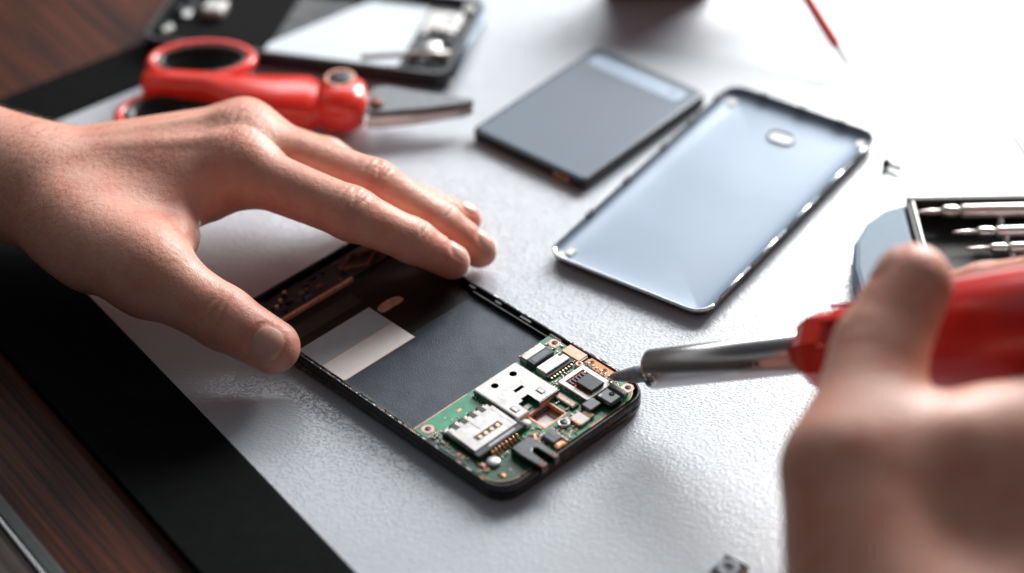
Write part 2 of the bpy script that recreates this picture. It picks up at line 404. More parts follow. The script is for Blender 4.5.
blob = [(36.0+2.2*math.cos(a)+(1.2 if math.cos(a) > 0 else 0)*abs(math.sin(a))-2.6*math.cos(2*a)*.3-.10*(5.6*math.sin(a))**2*.5, 44.3+5.6*math.sin(a)) for a in [2*PI*k/18 for k in range(18)]]
MB().prism(blob, 4.2, 4.5, 'copper_pad', .1).build('copper_patch', ph)
# top end boards
MB().box(14.6, 15.9, 3, 44, 4.25, 6.1, 'copper_pad', .2).build('copper_strip', ph)
mb = MB(); mb.box(2.2, 14.2, 3, 66, 4.25, 5.3, 'chip', .1)
up = mb.build('antenna_board', ph)
for k in range(26):
    u = random.uniform(3, 12.5); v = random.uniform(5, 60)
    MB().box(u, u+random.uniform(.8, 1.8), v, v+random.uniform(.7, 3), 5.25, 5.3+random.uniform(.5, 1.4), random.choice(['chip', 'black_gloss', 'chip_grey', 'brown', 'black_plastic']), .1).build('component', up)
for u, v, l in ((3.5, 19.5, 1.6), (6.2, 15.4, 1.4), (8.0, 12.1, 1.5)):
    MB().box(u, u+1.3, v, v+l, 5.25, 6.9, 'copper_pad', .35).build('contact_spring', up)
mb = MB(); mb.ring(0, 0, 5.2, 6.8, 4.2, 5.0, 'brown', 4, 1, 2.0)
for v in mb.v: pass
o = mb.build('speaker_frame', up); o.location = (9.0*S, 53*S, 0)

# circuit board
cb = MB()
Z0, Z1 = 4.6, 5.6
def arc(cx, cy, r, a0, a1, n=8): return [(cx+r*math.cos(a0+(a1-a0)*k/n), cy+r*math.sin(a0+(a1-a0)*k/n)) for k in range(n+1)]
cb.prism([(93.2, 2.2), (93.2, 32.9), (135.6, 32.9), (135.6, 12)]+arc(127, 10.8, 8.6, 0, -PI/2)[1:]+[(118, 2.2)], Z0, Z1, 'pcb')
cb.prism([(93.2, 43.6), (94, 57), (91.6, 63), (91.6, 69.3), (116, 69.3)]+arc(128, 61.7, 7.6, PI/2, 0)+[(135.6, 43.6)], Z0, Z1, 'pcb')
cb.prism([(93.2, 32.9), (93.2, 43.6), (116.0, 43.6), (116.0, 32.9)], Z0, Z1, 'pcb')
cb.prism([(125.2, 32.9), (125.2, 43.6), (135.6, 43.6), (135.6, 32.9)], Z0, Z1, 'pcb')
pcb = cb.build('circuit_board', ph); pcb.location = (-.1*S, -.8*S, 1.0*S); pcb.scale = (1.01, 1.024, 1)
mb = MB()
mb.prism([(121.5, 2.9), (122.8, 20), (127, 25.5), (135.0, 25.5), (135.0, 12)]+arc(127, 10.8, 7.9, 0, -PI/2)[1:], Z1, Z1+.05, 'pcb_dark')
mb.prism([(110.5, 2.7), (110.5, 6), (119.5, 6.6), (121, 2.8)], Z1, Z1+.05, 'pcb_dark')
mb.prism([(93.5, 6.5), (93.5, 27), (103, 27.2), (104.8, 25.6), (103.2, 8.2)], Z1, Z1+.05, 'pcb_light')
for k in range(130):
    u = random.uniform(94, 134.5); v = random.uniform(4, 68)
    if (115 < u < 126 and 32 < v < 44.5) or (v < 10 and u > 126) or (v > 61 and u > 127): continue
    q = random.uniform(.2, .5); mb.box(u, u+q*random.choice([1, 1.8]), v, v+q, Z1+.08, Z1+.12, random.choice(['copper_pad', 'solder', 'copper_pad', 'sticker_white', 'brown', 'chip']))
for k in range(60):
    u = random.uniform(93.6, 135); v = random.uniform(3, 68.5); L = random.uniform(1, 6)
    if 115 < u+L and 32 < v < 44.5 and u < 126: continue
    if u+L > 135.4 or (v < 9 and u > 126) or (v > 62 and u > 127): continue
    if k % 2: mb.box(u, u+L, v, v+.16, Z1+.05, Z1+.075, 'pcb_light')
    else:
        if v+L*.7 > 68: continue
        mb.box(u, u+.16, v, v+L*.7, Z1+.055, Z1+.08, 'pcb_light')
mb.build('copper_traces', pcb)
mb = MB()
for r0, r1, y0, y1 in ((93.2, 93.5, 2.3, 27), (135.45, 135.75, 12, 33), (135.45, 135.75, 44, 61)):
    mb.box(r0, r1, y0, y1, Z1-.3, Z1+.06, 'copper_pad')
mb.tube([(p[0], p[1], Z1-.1) for p in arc(127, 10.8, 8.6, 0, -PI/2)], .18, 'copper_pad', 6); mb.build('edge_plating', pcb); mb = MB()
mb.tube([(p[0], p[1], Z1-.1) for p in arc(128, 61.7, 7.6, PI/2, 0)], .18, 'copper_pad', 6)
mb.build('edge_plating', pcb)
# screw holes
for (u, v, ro) in ((95.9, 67.3, 2.2), (131.0, 67.4, 2.2), (96.9, 5.6, 2.2)):
    MB().ring(u, v, Z1, Z1+.12, 1.15, ro, 'copper_pad').ring(u, v, Z1+.1, Z1+.2, 1.2, 1.55, 'sticker_white').cyl(u, v, Z1-.02, Z1+.03, 1.16, 'brown').cyl(u, v, Z1, Z1+.06, .6, 'black_plastic', 12).build('screw_hole', pcb)
MB().cyl(131.3, 6.8, Z1, Z1+.12, 1.5, 'gold', 20).cyl(131.1, 6.9, Z1+.1, Z1+.4, .8, 'copper_pad', 12, r2=.3).build('screw_hole', pcb, 'gold filled screw hole by the rounded corner')
# silk C
mb = MB(); mb.tube([(100.6+1.5*math.cos(a), 15.2+1.5*math.sin(a), Z1+.08) for a in [PI*.35+k*PI*1.3/12-PI*.5+.6 for k in range(13)]], .13, 'sticker_white', 5)
mb.box(97, 98.2, 18.6, 20.4, Z1+.02, Z1+.12, 'copper_pad', .05)
mb.build('printed_mark', pcb)

# SIM slot
mb = MB()
mb.prism([(104.2, 7.6), (104.2, 26), (106.0, 26), (106.0, 27.0), (118.4, 26.6), (118.4, 7.0)], 7.9, 8.3, 'silver', .12)
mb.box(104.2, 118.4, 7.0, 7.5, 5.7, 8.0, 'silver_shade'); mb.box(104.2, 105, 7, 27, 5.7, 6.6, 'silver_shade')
# slot window: dark recess laid as a thin inlay with gold fingers
mb.box(113.0, 115.5, 11.2, 22.8, 8.3, 8.36, 'bay_black')
for k in range(4): mb.box(113.9, 115.2, 12.6+k*2.7, 13.7+k*2.7, 8.36, 8.44, 'gold')
mb.box(106.5, 112, 15.5, 16.0, 8.3, 8.36, 'silver_shade', .02)
mb.box(106.8, 118, 25.2, 25.4, 8.3, 8.34, 'silver_shade')
sim = mb.build('card_slot', pcb)
mb = MB()
mb.box(103.0, 118.6, 6.3, 6.95, 5.7, 7.6, 'black_plastic', .2)
mb.box(118.5, 121.2, 6.0, 27.4, 5.7, 8.1, 'chip', .3); mb.box(104.4, 118.4, 7.6, 26.4, 5.7, 7.7, 'black_plastic')
mb.box(119.3, 120.3, 12, 24, 8.05, 8.2, 'silver_shade')
mb.box(116.2, 121.0, 26.9, 28.4, 5.7, 8.3, 'black_plastic', .3)
mb.build('slot_body', pcb)
for k in range(8):
    v = 11.6+k*1.62
    MB().tube([(121.0, v, 7.3), (121.9, v, 7.2), (122.4, v, 6.2), (123.6, v, 5.9)], .42, 'gold', 8).build('contact_pin', pcb)
for k in range(7):
    v = 8.8+k*2.3
    MB().box(101.6, 102.7, v, v+1.2, 5.6, 6.1, 'solder', .15).build('solder_tab', pcb)
for k in range(4):
    v = 9.6+k*4.1
    MB().box(102.9, 106.4, v, v+2.3, 7.0, 8.42, 'chip', .25).box(103.3, 105.6, v+2.4, v+3.5, 6.6, 7.8, 'gold', .2).build('card_spring', pcb)
# big shield (L-shaped, real openings left by butted pieces)
def hole_prism(mb, x0, x1, y0, y1, cx, cy, r, z0, z1, m, n=24):
    vs = []; fs = []
    sq = []
    for k in range(n):
        a = 2*PI*k/n+PI/4; c, s = math.cos(a), math.sin(a); mxx = max(abs(c), abs(s))
        px = cx+(c/mxx)*((x1-cx) if c > 0 else (cx-x0)); py = cy+(s/mxx)*((y1-cy) if s > 0 else (cy-y0))
        sq.append((px, py))
    for k in range(n):
        a = 2*PI*k/n+PI/4; q = (cx+r*math.cos(a), cy+r*math.sin(a))
        vs += [(sq[k][0], sq[k][1], z1), (q[0], q[1], z1), (q[0], q[1], z0), (sq[k][0], sq[k][1], z0)]
    for k in range(n):
        a = 4*k; b = 4*((k+1) % n)
        fs += [[a, b, b+1, a+1], [a+1, b+1, b+2, a+2], [a+3, a+2, b+2, b+3], [a, a+3, b+3, b]]
    mb.add(vs, fs, m)
mb = MB(); z0, z1 = 7.7, 8.05
hole_prism(mb, 95.6, 102.8, 28.8, 39.2, 99.2, 34.8, 1.35, z0, z1, 'silver')
hole_prism(mb, 95.6, 102.8, 39.2, 48.2, 99.2, 43.6, 1.35, z0, z1, 'silver')
mb.box(102.8, 105.5, 28.8, 48.2, z0, z1, 'silver')
mb.box(105.5, 107.0, 28.8, 37.2, z0, z1, 'silver'); mb.box(105.5, 107.0, 41.4, 48.2, z0, z1, 'silver')
mb.box(107.0, 110.4, 28.8, 48.2, z0, z1, 'silver')
mb.box(110.4, 116.6, 28.8, 33.6, z0, z1, 'silver')
mb.box(110.4, 116.0, 39.6, 48.2, z0, z1, 'silver')
mb.box(110.4, 111.6, 33.6, 36.0, z0, z1, 'silver')
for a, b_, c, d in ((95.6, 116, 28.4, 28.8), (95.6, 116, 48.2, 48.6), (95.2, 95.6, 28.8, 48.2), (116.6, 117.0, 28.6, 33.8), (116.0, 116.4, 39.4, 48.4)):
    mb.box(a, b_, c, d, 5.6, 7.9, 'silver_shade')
mb.box(96, 110, 29.2, 47.8, 5.6, 6.4, 'black_plastic')
for (u, v) in ((112.6, 43.7), (113.0, 30.9)):
    mb.box(u-1.6, u+1.4, v-1.1, v-.85, z1, z1+.1, 'chip'); mb.box(u-1.6, u+1.4, v+.85, v+1.1, z1, z1+.1, 'chip'); mb.box(u-1.75, u-1.5, v-1.1, v+1.1, z1, z1+.1, 'chip')
    mb.box(u-1.4, u+1.3, v-.75, v+.75, z1, z1+.3, 'silver', .15)
mb.box(117.02, 117.1, 28.8, 33.6, 5.8, 7.6, 'copper_pad'); mb.box(116.42, 116.5, 39.8, 48, 5.9, 7.0, 'copper_pad')
mb.build('shield', pcb)
MB().box(112.3, 114.4, 35.2, 37.9, 5.65, 6.2, 'white_cer', .2).build('component', pcb)
# switch : silver half / black half
MB().box(94.0, 97.2, 52.0, 61.8, 5.6, 8.0, 'silver', .25).box(94.2, 94.9, 52.4, 54, 8, 8.06, 'silver_shade').build('switch_cover', pcb)
MB().box(97.5, 101.3, 51.6, 61.6, 5.6, 8.4, 'chip', .3).box(98.2, 100.6, 53, 60.5, 8.4, 8.44, 'chip_grey', .02).build('switch_body', pcb)
for k in range(4): MB().box(92.6, 94.1, 52.6+k*2.6, 53.6+k*2.6, 5.8, 6.6, 'copper_pad', .2).build('contact_pin', pcb)
# connector with pins
MB().box(102.3, 107.2, 51.6, 63.4, 5.6, 7.9, 'silver', .25).box(103, 104, 61.6, 63.2, 7.9, 8.0, 'chip').build('connector_cover', pcb)
MB().box(107.2, 108.4, 51.2, 63.8, 5.6, 7.0, 'chip', .2).build('connector_body', pcb)
for k in range(8): MB().box(108.3, 109.5, 52.2+k*1.4, 52.9+k*1.4, 5.7, 6.5, 'solder' if k % 2 else 'gold', .12).build('contact_pin', pcb)
MB().box(101.0, 109.4, 65.6, 70.0, 5.7, 6.3, 'copper_pad', .12).build('copper_pad', pcb)
MB().box(109.6, 110.2, 66.0, 69.4, 5.7, 6.2, 'silver_shade', .1).build('component', pcb)
# orange flex zone
MB().prism([(110.8, 66.9), (111.2, 70.3), (124.0, 70.1), (125.5, 66.2), (118, 65.6)], 5.65, 5.95, 'orange', .06).build('flex_board', pcb)
for (u, v) in ((113.0, 68.5), (119.2, 68.4)): MB().ring(u, v, 5.9, 6.1, .5, .95, 'brown', 16).cyl(u, v, 5.9, 6.02, .5, 'chip', 12).build('rivet_hole', pcb)
for k in range(6): MB().tube([(112.6+k*2.0, 65.6, 5.8), (113.0+k*2.0, 66.2, 6.9), (113.6+k*2.0, 67.0, 6.6)], [.35, .55, .4], 'solder', 8).build('solder_joint', pcb)
for k in range(5): MB().lathe([(.05, 5.6), (.7, 5.7), (.62, 6.3), (.1, 6.6)], 'solder', 12, Matrix.Translation((122.6+k*.9, 65.2+math.sin(k*2)*1.0, 0))).build('solder_joint', pcb)
MB().lathe([(1.5, 5.6), (1.6, 6.6), (1.2, 7.1), (.6, 6.9), (.3, 6.5)], 'copper_pad', 18, Matrix.Translation((111.0, 64.0, 0))).build('antenna_socket', pcb)
# camera module
mb = MB()
mb.loft([rr(112.8, 127.2, 51.4, 64.0, .8, 5.6), rr(112.8, 127.2, 51.4, 64.0, .8, 7.6), rr(112.8, 127.2, 51.4, 64.0, .8, 7.75, .15), rr(112.8, 127.2, 51.4, 64.0, .8, 7.75, 1.9), rr(112.8, 127.2, 51.4, 64.0, .8, 6.9, 2.1)], 'silver', True, False, False)
for k in range(5): mb.box(114+k*2.6, 115.4+k*2.6, 51.32, 51.42, 6.2, 6.8, 'chip')
mb.box(127.2, 134.0, 62.4, 64.6, 5.7, 7.5, 'silver', .2)
mb.build('camera_frame', pcb)
MB().box(114.9, 125.2, 53.4, 62.0, 6.5, 7.3, 'red_flex', .1).build('camera_board', pcb)
for k in range(5): MB().box(115.4, 118.2, 53.9+k*1.5, 54.7+k*1.5, 7.3, 7.9, 'black_gloss', .15).build('contact_pin', pcb)
for (u, v) in ((124.2, 54), (124.3, 61.2), (115.6, 61.4), (121, 53.8)): MB().box(u, u+.9, v, v+.7, 7.3, 7.6, 'gold', .1).build('component', pcb)
MB().box(118.6, 125.9, 54.6, 61.0, 7.3, 9.3, 'chip', .25).build('processor_chip', pcb)
MB().box(127.6, 135.2, 54.4, 60.6, 5.7, 8.6, 'black_gloss', .8).box(128.6, 129.6, 55, 56.2, 8.6, 8.7, 'silver_shade', .02).cyl(131.5, 58.8, 8.5, 8.75, 1.0, 'chip').build('camera_lens_block', pcb)
MB().box(126.6, 131.6, 48.4, 54.2, 5.7, 7.6, 'black_gloss', .5).build('connector_housing', pcb)
MB().box(129.2, 133.4, 45.4, 48.6, 6.0, 6.8, 'brown', .2).build('ribbon', pcb)
MB().box(128.2, 133.6, 41.6, 46.0, 5.7, 6.9, 'white_cer', .25).build('ribbon_socket', pcb)
for k in range(5): MB().box(128.6+k*1.0, 129.1+k*1.0, 41.0, 42.4, 6.0, 7.0, 'gold' if k % 2 else 'copper_pad', .1).build('contact_pin', pcb)
# board to board connector
mb = MB(); mb.box(116.2, 125.4, 45.9, 49.2, 5.6, 6.6, 'chip', .2); mb.box(117.0, 124.6, 46.5, 46.9, 6.6, 6.75, 'silver_shade'); mb.box(117.0, 124.6, 48.1, 48.5, 6.6, 6.75, 'silver_shade')
for k in range(11): mb.box(117.1+k*.7, 117.4+k*.7, 46.95, 48.05, 6.6, 6.68, 'gold')
mb.build('board_connector', pcb)
# square opening: copper walls and pale floor
mb = MB(); mb.box(116, 125.2, 32.9, 43.6, 3.35, 3.5, 'sticker_white')
for a, b_, c, d in ((116, 116.5, 32.9, 43.6), (124.7, 125.2, 32.9, 43.6), (116.5, 124.7, 32.9, 33.4), (116.5, 124.7, 43.1, 43.6)): mb.box(a, b_, c, d, 3.5, 5.75, 'copper_pad')
mb.box(116.5, 118.7, 33.4, 43.1, 3.5, 3.9, 'brown', .1); mb.box(118.7, 124.6, 40.2, 43.1, 3.5, 3.95, 'brown', .1); mb.box(117, 117.9, 36, 42.6, 3.9, 4.6, 'chip', .1)
mb.build('open_well', pcb)
# round and misc parts
MB().lathe([(2.0, 5.6), (2.1, 6.7), (1.85, 7.0), (1.6, 7.0), (1.5, 6.85)], 'solder', 28, Matrix.Translation((128.4, 38.6, 0))).cyl(128.4, 38.6, 6.8, 6.93, 1.55, 'chip', 24).build('microphone', pcb)
MB().lathe([(1.8, 5.6), (1.85, 6.8), (1.5, 7.2), (.4, 7.35)], 'white_cer', 24, Matrix.Translation((119.4, 29.6, 0))).build('round_capacitor', pcb)
MB().lathe([(2.35, 5.6), (2.4, 6.4), (2.1, 6.8), (.6, 6.9)], 'silver', 28, Matrix.Translation((124.9, 9.0, 0))).build('coin_cell', pcb)
MB().box(128.0, 133.8, 28.2, 33.0, 5.6, 7.6, 'chip_grey', .5).box(129, 133, 30.3, 30.6, 7.6, 7.66, 'chip').build('inductor', pcb)
MB().box(133.9, 136.2, 27.9, 32.0, 5.6, 6.8, 'orange', .4).box(134.2, 135.6, 29, 31, 6.8, 7.0, 'gold', .1).build('component', pcb)
# forked black connector
mb = MB()
mb.prism([(126.0, 16.0), (126.0, 24.6), (130.6, 24.8), (131.0, 25.2), (140.2, 24.6), (140.4, 22.2), (132.4, 21.9), (131.6, 20.8), (132.4, 19.7), (140.6, 18.9), (140.4, 16.2), (131.6, 15.6)], 5.65, 8.7, 'black_gloss', .5)
mb.box(127.0, 128.4, 17.4, 18.6, 8.7, 8.85, 'chip_grey', .05)
mb.box(138.2, 140.5, 16.4, 18.8, 6.2, 8.75, 'brown', .3); mb.box(138.0, 140.3, 22.4, 24.4, 6.2, 8.75, 'brown', .3)
mb.build('charging_socket', pcb)
mb = MB(); mb.tube([(124.5, 26.0, 6), (126.2, 26.6, 7.2), (128, 26.0, 6.3), (127.0, 25.2, 7.0)], .8, 'copper_pad', 8); mb.build('copper_spring', pcb)
for u, v in ((112.8, 4.2), (114.8, 4.2)): MB().box(u, u+1.5, v-.8, v+.7, 5.68, 5.78, 'copper_pad', .03).build('test_pad', pcb)
MB().box(122.6, 124.4, 4.9, 6.2, 5.6, 6.5, 'copper_pad', .3).build('component', pcb)
MB().box(124.8, 126.4, 4.3, 5.8, 5.6, 6.3, 'brown', .3).build('component', pcb)
# small surface components, in the gaps
keep = [(103, 124, 5.5, 28.6), (95, 117.5, 28, 49), (92, 102, 51, 63), (102, 110, 51, 64), (100.5, 126, 65, 70), (112.5, 136, 50.5, 65), (126, 136, 48, 62), (128, 134, 41, 48), (116, 125.6, 45.5, 49.5), (115.5, 126, 32, 44.5), (126.2, 130.6, 36.4, 40.8), (117, 121.4, 27.6, 31.6), (122, 127.5, 6, 12), (128, 136.4, 27.6, 33.2), (125.5, 141, 15, 26), (93.5, 98.5, 65, 69.8), (128.6, 133.5, 65, 69.8), (94, 99.5, 3, 8), (129.5, 136, 2, 8.8), (122.5, 135, 8, 26), (98.5, 102.5, 13, 21), (94, 102, 8, 27), (112, 117, 3, 5.2)]
proto = []
for i, (bc, ec) in enumerate((('brown', 'solder'), ('chip', 'solder'), ('white_cer', 'copper_pad'), ('chip_grey', 'gold'), ('copper_pad', 'solder'))):
    b = MB(); b.box(-.35, .35, -.32, .32, 0, .55, bc, .05); b.box(-.62, -.35, -.34, .34, 0, .6, ec, .08); b.box(.35, .62, -.34, .34, 0, .6, ec, .08)
    proto.append(b)
made = []; first = {}
spots = []
def free(u, v): return all(not (a-.3 < u < b_+.3 and c-.3 < v < d+.3) for a, b_, c, d in keep) and 93.9 < u < 134.6 and 3.2 < v < 68.4 and not (u > 128 and (v < 10 or v > 61))
clusters = [(122.5, 14.0, 2.2), (124, 28.5, 2.4), (126.5, 30.8, 2), (131, 36.8, 2.2), (111, 50, 2), (98, 10, 3), (118.5, 67, 3), (131, 35, 2), (127.5, 34.5, 1.6), (106, 4.6, 2), (124.4, 20, 1.2), (111.5, 57, 1.5), (100, 3.6, 2)]
tries = 0
while len(spots) < 94 and tries < 6000:
    tries += 1
    if tries % 3: c = random.choice(clusters); u = random.gauss(c[0], c[2]); v = random.gauss(c[1], c[2])
    else: u = random.uniform(94, 135); v = random.uniform(3, 68)
    if free(u, v) and all((u-a)**2+(v-b_)**2 > 1.7 for a, b_ in spots): spots.append((u, v))
for u, v in [(123.4+.0, 24.8), (125.0, 13.2), (124.8, 15.0)]: spots.append((u, v))
for i, (u, v) in enumerate(spots):
    k = random.randrange(5)
    if k not in first:
        o = proto[k].build('chip_component', pcb); first[k] = o
    else:
        o = first[k].copy(); COL.objects.link(o); o.parent = pcb
    o.location = (u*S, v*S, (Z1+.0)*S); o.rotation_euler = (0, 0, random.choice([0, PI/2]) + random.uniform(-.05, .05))
    s_ = random.uniform(.75, 1.25); o.scale = (s_, s_, s_)

# ------------------------------------------------------------------ battery
bt = thing('battery', 'flat slate-blue phone battery with pale printed strip and orange contacts, left of the back cover', 'battery', (-15.5, 102.0, 0), math.radians(49.0))
L_, W_ = 82.0, 59.0     # x along L->T, y = towards negative (B side)
mb = MB()
mb.loft([rr(0, L_, -W_, 0, 3, 0, .8), rr(0, L_, -W_, 0, 3, .6, .1), rr(0, L_, -W_, 0, 3, 4.6, 0), rr(0, L_, -W_, 0, 3, 5.2, .5), rr(0, L_, -W_, 0, 3, 5.35, 1.6)], 'black_plastic', True, True, False)
mb.build('shell', bt)
MB().loft([rr(.5, L_-.5, -W_+.5, -.5, 2.6, 4.9), rr(.5, L_-.5, -W_+.5, -.5, 2.6, 5.3, .5), rr(.5, L_-.5, -W_+.5, -.5, 2.6, 5.55, 1.5)], 'batt', False, True, False).build('wrap', bt)
MB().loft([rr(L_-13.5, L_-5.5, -W_+6, -5, 3, 5.56), rr(L_-13.5, L_-5.5, -W_+6, -5, 3, 5.60, .1)], 'batt_label', False, True, False).ring(L_-9.4, -W_+11, 5.6, 5.64, .9, 1.9, 'batt_mark').box(L_-10.8, L_-10.2, -W_+16, -14, 5.6, 5.63, 'batt_mark').build('printed_strip', bt)
for k in range(3): MB().box(-.12, .5, -W_+13.5-k*2.8+.0, -W_+15.4-k*2.8, 1.3, 3.6, 'copper', .1).build('contact', bt)

# ------------------------------------------------------------------ back cover
cv = thing('back_cover', 'pale blue-silver phone back cover lying inner side up, camera hole at its far end', 'phone cover', (12.9, 18.9, 0), math.radians(55.0))
cv.scale = (1, 1, .8)
CL, CW = 140.5, 69.5
def cl(z, inset, dz=0): return rr(0, CL, -CW, 0, 7.5, z, inset, 8)
mb = MB()
mb.loft([cl(.3, 8), cl(.5, 4), cl(1.6, 1.4), cl(3.2, .35), cl(4.9, 0), cl(5.6, .05)], 'cover_edge', True, False, True)
mb.loft([cl(5.6, .05), cl(5.85, .25), cl(5.8, .7), cl(5.3, 1.0)], 'cover_edge', False, False, True)
prof = [(5.3, 1.0), (4.2, 1.4), (3.2, 2.2), (2.3, 3.6), (1.65, 5.8), (1.3, 9), (1.05, 14), (.95, 22), (.9, 30)]
mb.loft([cl(z, i) for z, i in prof], 'cover', False, True, True)
mb.build('shell', cv)
# bright rim on near end and right side
def rim_path(t0, t1, n, off=.35, z=5.75):
    P = []
    lp = rr(0, CL, -CW, 0, 7.5, z, off, 8)
    return lp
lp = cl(5.78, .45); N = len(lp)
mb = MB()
seg = [p for p in lp]
idx = {'TR': 0}
# rr order: +x+y corner, -x+y corner, -x-y corner, +x-y corner. near end = x=0 ; right side = y=-CW
pts = lp[11:18]+lp[18:27]; mb.tube([(p[0], p[1], p[2]-.25) for p in pts], .8, 'cover_rim', 8)
xs = [12, 34, 36, 62, 64, 88, 91, 116, 119, 131]
for a, b_ in zip(xs[::2], xs[1::2]): mb.tube([(a, -CW+.5, 5.95), (b_, -CW+.5, 5.95)], .55, 'cover_rim', 8)
mb.build('rim_trim', cv)
for x in (28, 55, 83, 105, 126): MB().box(x, x+5, -1.4, .45, 3.2, 6.3, 'black_plastic', .4).build('clip', cv)
for x in (35, 63.3, 89.5, 117.5): MB().box(x, x+3, -CW-.2, -CW+1.6, 2.6, 5.2, 'black_plastic', .4).build('clip', cv)
for y in (-18, -36, -54): MB().box(CL-1.5, CL+.4, y, y+4, 3.2, 6.4, 'black_plastic', .4).build('clip', cv)
for x, y in ((8.5, -5.8), (131.5, -5.8), (133, -64.5)): MB().box(x-2.2, x+2.2, y-1.6, y+1.6, 1.2, 2.6, 'white_cer', .3).build('foam_pad', cv)
mb = MB(); mb.loft([rr(116.5, 124.5, -41, -29, 3.9, z, q) for z, q in ((.95, 0), (1.9, .1), (2.0, .5), (1.1, 1.0))], 'cover_edge', False, False, False)
mb.build('camera_surround', cv)
MB().loft([rr(117.4, 123.6, -40.1, -29.9, 3.1, .96), rr(117.4, 123.6, -40.1, -29.9, 3.1, 1.2, .1)], 'lid', False, True, False).build('camera_opening', cv)

# ------------------------------------------------------------------ loose camera module
lc = thing('camera_module', 'tiny square black camera module with a round lens, at the bottom edge of the board', 'camera module', (67.2, -148.6, 0), math.radians(49))
MB().box(-4.5, 4.5, -4.5, 4.5, 0, 3.0, 'silver', .3).build('body', lc)
MB().box(-4.1, 4.1, -4.1, 4.1, 3.0, 3.5, 'black_plastic', .2).build('face', lc)
MB().lathe([(3.7, 3.5), (3.7, 3.95), (3.3, 4.15), (1.9, 4.0), (1.6, 3.8), (.1, 3.8)], 'lens_grey', 32).ring(0, 0, 4.0, 4.1, 1.5, 1.9, 'black_plastic').cyl(0.2, -.1, 3.8, 3.95, .7, 'black_gloss').build('lens', lc)
MB().box(4.55, 5.1, -4.6, 4.6, 0, 4.0, 'lid', .1).build('side_plate', lc)
MB().box(-1, 4.5, -7.0, -5.0, 0, .9, 'copper_pad', .2).build('flex_tail', lc)

# ------------------------------------------------------------------ second phone
p2 = thing('phone_chassis', 'black phone chassis with a pale plate and bare components, blurred behind the red shears', 'phone', (-25.5, 138.5, 0), math.radians(165))
# local x runs left along the near edge, local y points towards the viewer -> use negative y for far side
mb = MB()
q = lambda z, i: rr(0, 138, -64, 0, 6, z, i)
mb.loft([q(0, 1), q(1, 0), q(7, 0), q(7.8, .5), q(7.8, 2.0), q(7.2, 2.3), q(3.2, 2.5)], 'black_plastic', True, True, False)
mb.build('housing', p2)
MB().tube([(-.3, -5, 4.5), (-.3, -60, 4.5)], 1.6, 'cover', 10).build('side_trim', p2)
MB().prism([(25, -3.6), (90, -3.2), (88, -8), (50, -59), (24, -59)], 3.3, 4.2, 'white_pl', .2).build('back_plate', p2)  # slanted side follows a dark diagonal reflection, shaped into the plate's outline
MB().box(84, 135, -60, -4, 3.3, 4.4, 'matte_black', .2).build('battery_bay', p2)
MB().box(3, 23, -60, -4, 3.3, 4.6, 'chip', .2).build('circuit_board', p2)
MB().box(7, 22, -52, -36, 4.6, 6.4, 'silver', .5).build('shield', p2)
MB().box(3.5, 9, -60, -54, 4.6, 7, 'silver_shade', .8).build('connector', p2)
for (x, y, r) in ((14, -24, 4.2), (8, -31, 2.2), (20, -16, 2)): MB().cyl(x, y, 4.6, 6.8, r, 'solder' if r > 4 else 'chip_grey', 20, bev=.5).build('round_part', p2)
MB().tube([(4, -16.5, 7.2), (14, -15.0, 7.6), (40, -6, 7.4)], [2.0, 1.2, 1.3], 'silver', 10).build('antenna_lead', p2)
MB().box(5.0, 12.5, -19, -15, 5.5, 8.2, 'silver', .8).build('contact_plate', p2)
for k in range(14):
    x = random.uniform(4, 20); y = random.uniform(-58, -8); MB().box(x, x+random.uniform(1.5, 4), y, y+random.uniform(1.5, 4), 4.6, random.uniform(5.3, 6.6), random.choice(['chip', 'black_gloss', 'solder', 'chip_grey', 'black_plastic']), .2).build('component', p2)
for k in range(9):
    x = random.uniform(121, 133); y = random.uniform(-58, -8); MB().box(x, x+3, y, y+random.uniform(2, 6), 4.4, random.uniform(5.6, 8), random.choice(['chip', 'chip', 'solder', 'chip_grey']), .3).build('component', p2)
MB().box(110, 120, -36, -26, 4.4, 9, 'silver', 1.2).build('speaker_box', p2)

# ------------------------------------------------------------------ red shears
sh = thing('red_shears', 'red handled shears with black-lined finger loops, lying behind the left hand', 'shears')
def ell_ring(mb, c, ax, ay, rot, r, m, z, n=36, rz=1.0, a0=0, a1=2*PI):
    pts = []
    for k in range(n):
        a = a0+(a1-a0)*k/(n-1); x = ax*math.cos(a); y = ay*math.sin(a)
        pts.append((c[0]+x*math.cos(rot)-y*math.sin(rot), c[1]+x*math.sin(rot)+y*math.cos(rot), z))
    mb.tube(pts, r, m, 14)
# handles
mb = MB(); ell_ring(mb, (-129.0, 146.5), 21, 13.5, math.radians(2), 2.5, 'red', 12); mb.build('upper_loop', sh)
mb = MB(); ell_ring(mb, (-129.0, 146.5), 18.2, 10.8, math.radians(2), 1.8, 'black_plastic', 12); mb.lathe([(.1, 2), (17, 2), (17.5, 13), (16.5, 13.2), (15.5, 3.2), (.1, 3.0)], 'black_plastic', 40, Matrix.Translation((-129, 146.5, 0)), True, False, 1.04, .58)
mb.build('loop_lining', sh)
mb = MB(); ell_ring(mb, (-137.0, 113), 23, 16, math.radians(-3), 2.4, 'red', 7); mb.build('lower_loop', sh)
mb = MB(); ell_ring(mb, (-137.0, 113), 20.2, 13.2, math.radians(-3), 2.0, 'black_plastic', 7); mb.lathe([(.1, 1), (19, 1), (19.5, 9), (18.5, 9.2), (17.5, 2.2), (.1, 2.0)], 'black_plastic', 40, Matrix.Translation((-137, 113, 0)), True, False, 1.0, .66)
mb.build('loop_lining', sh)
mb = MB()
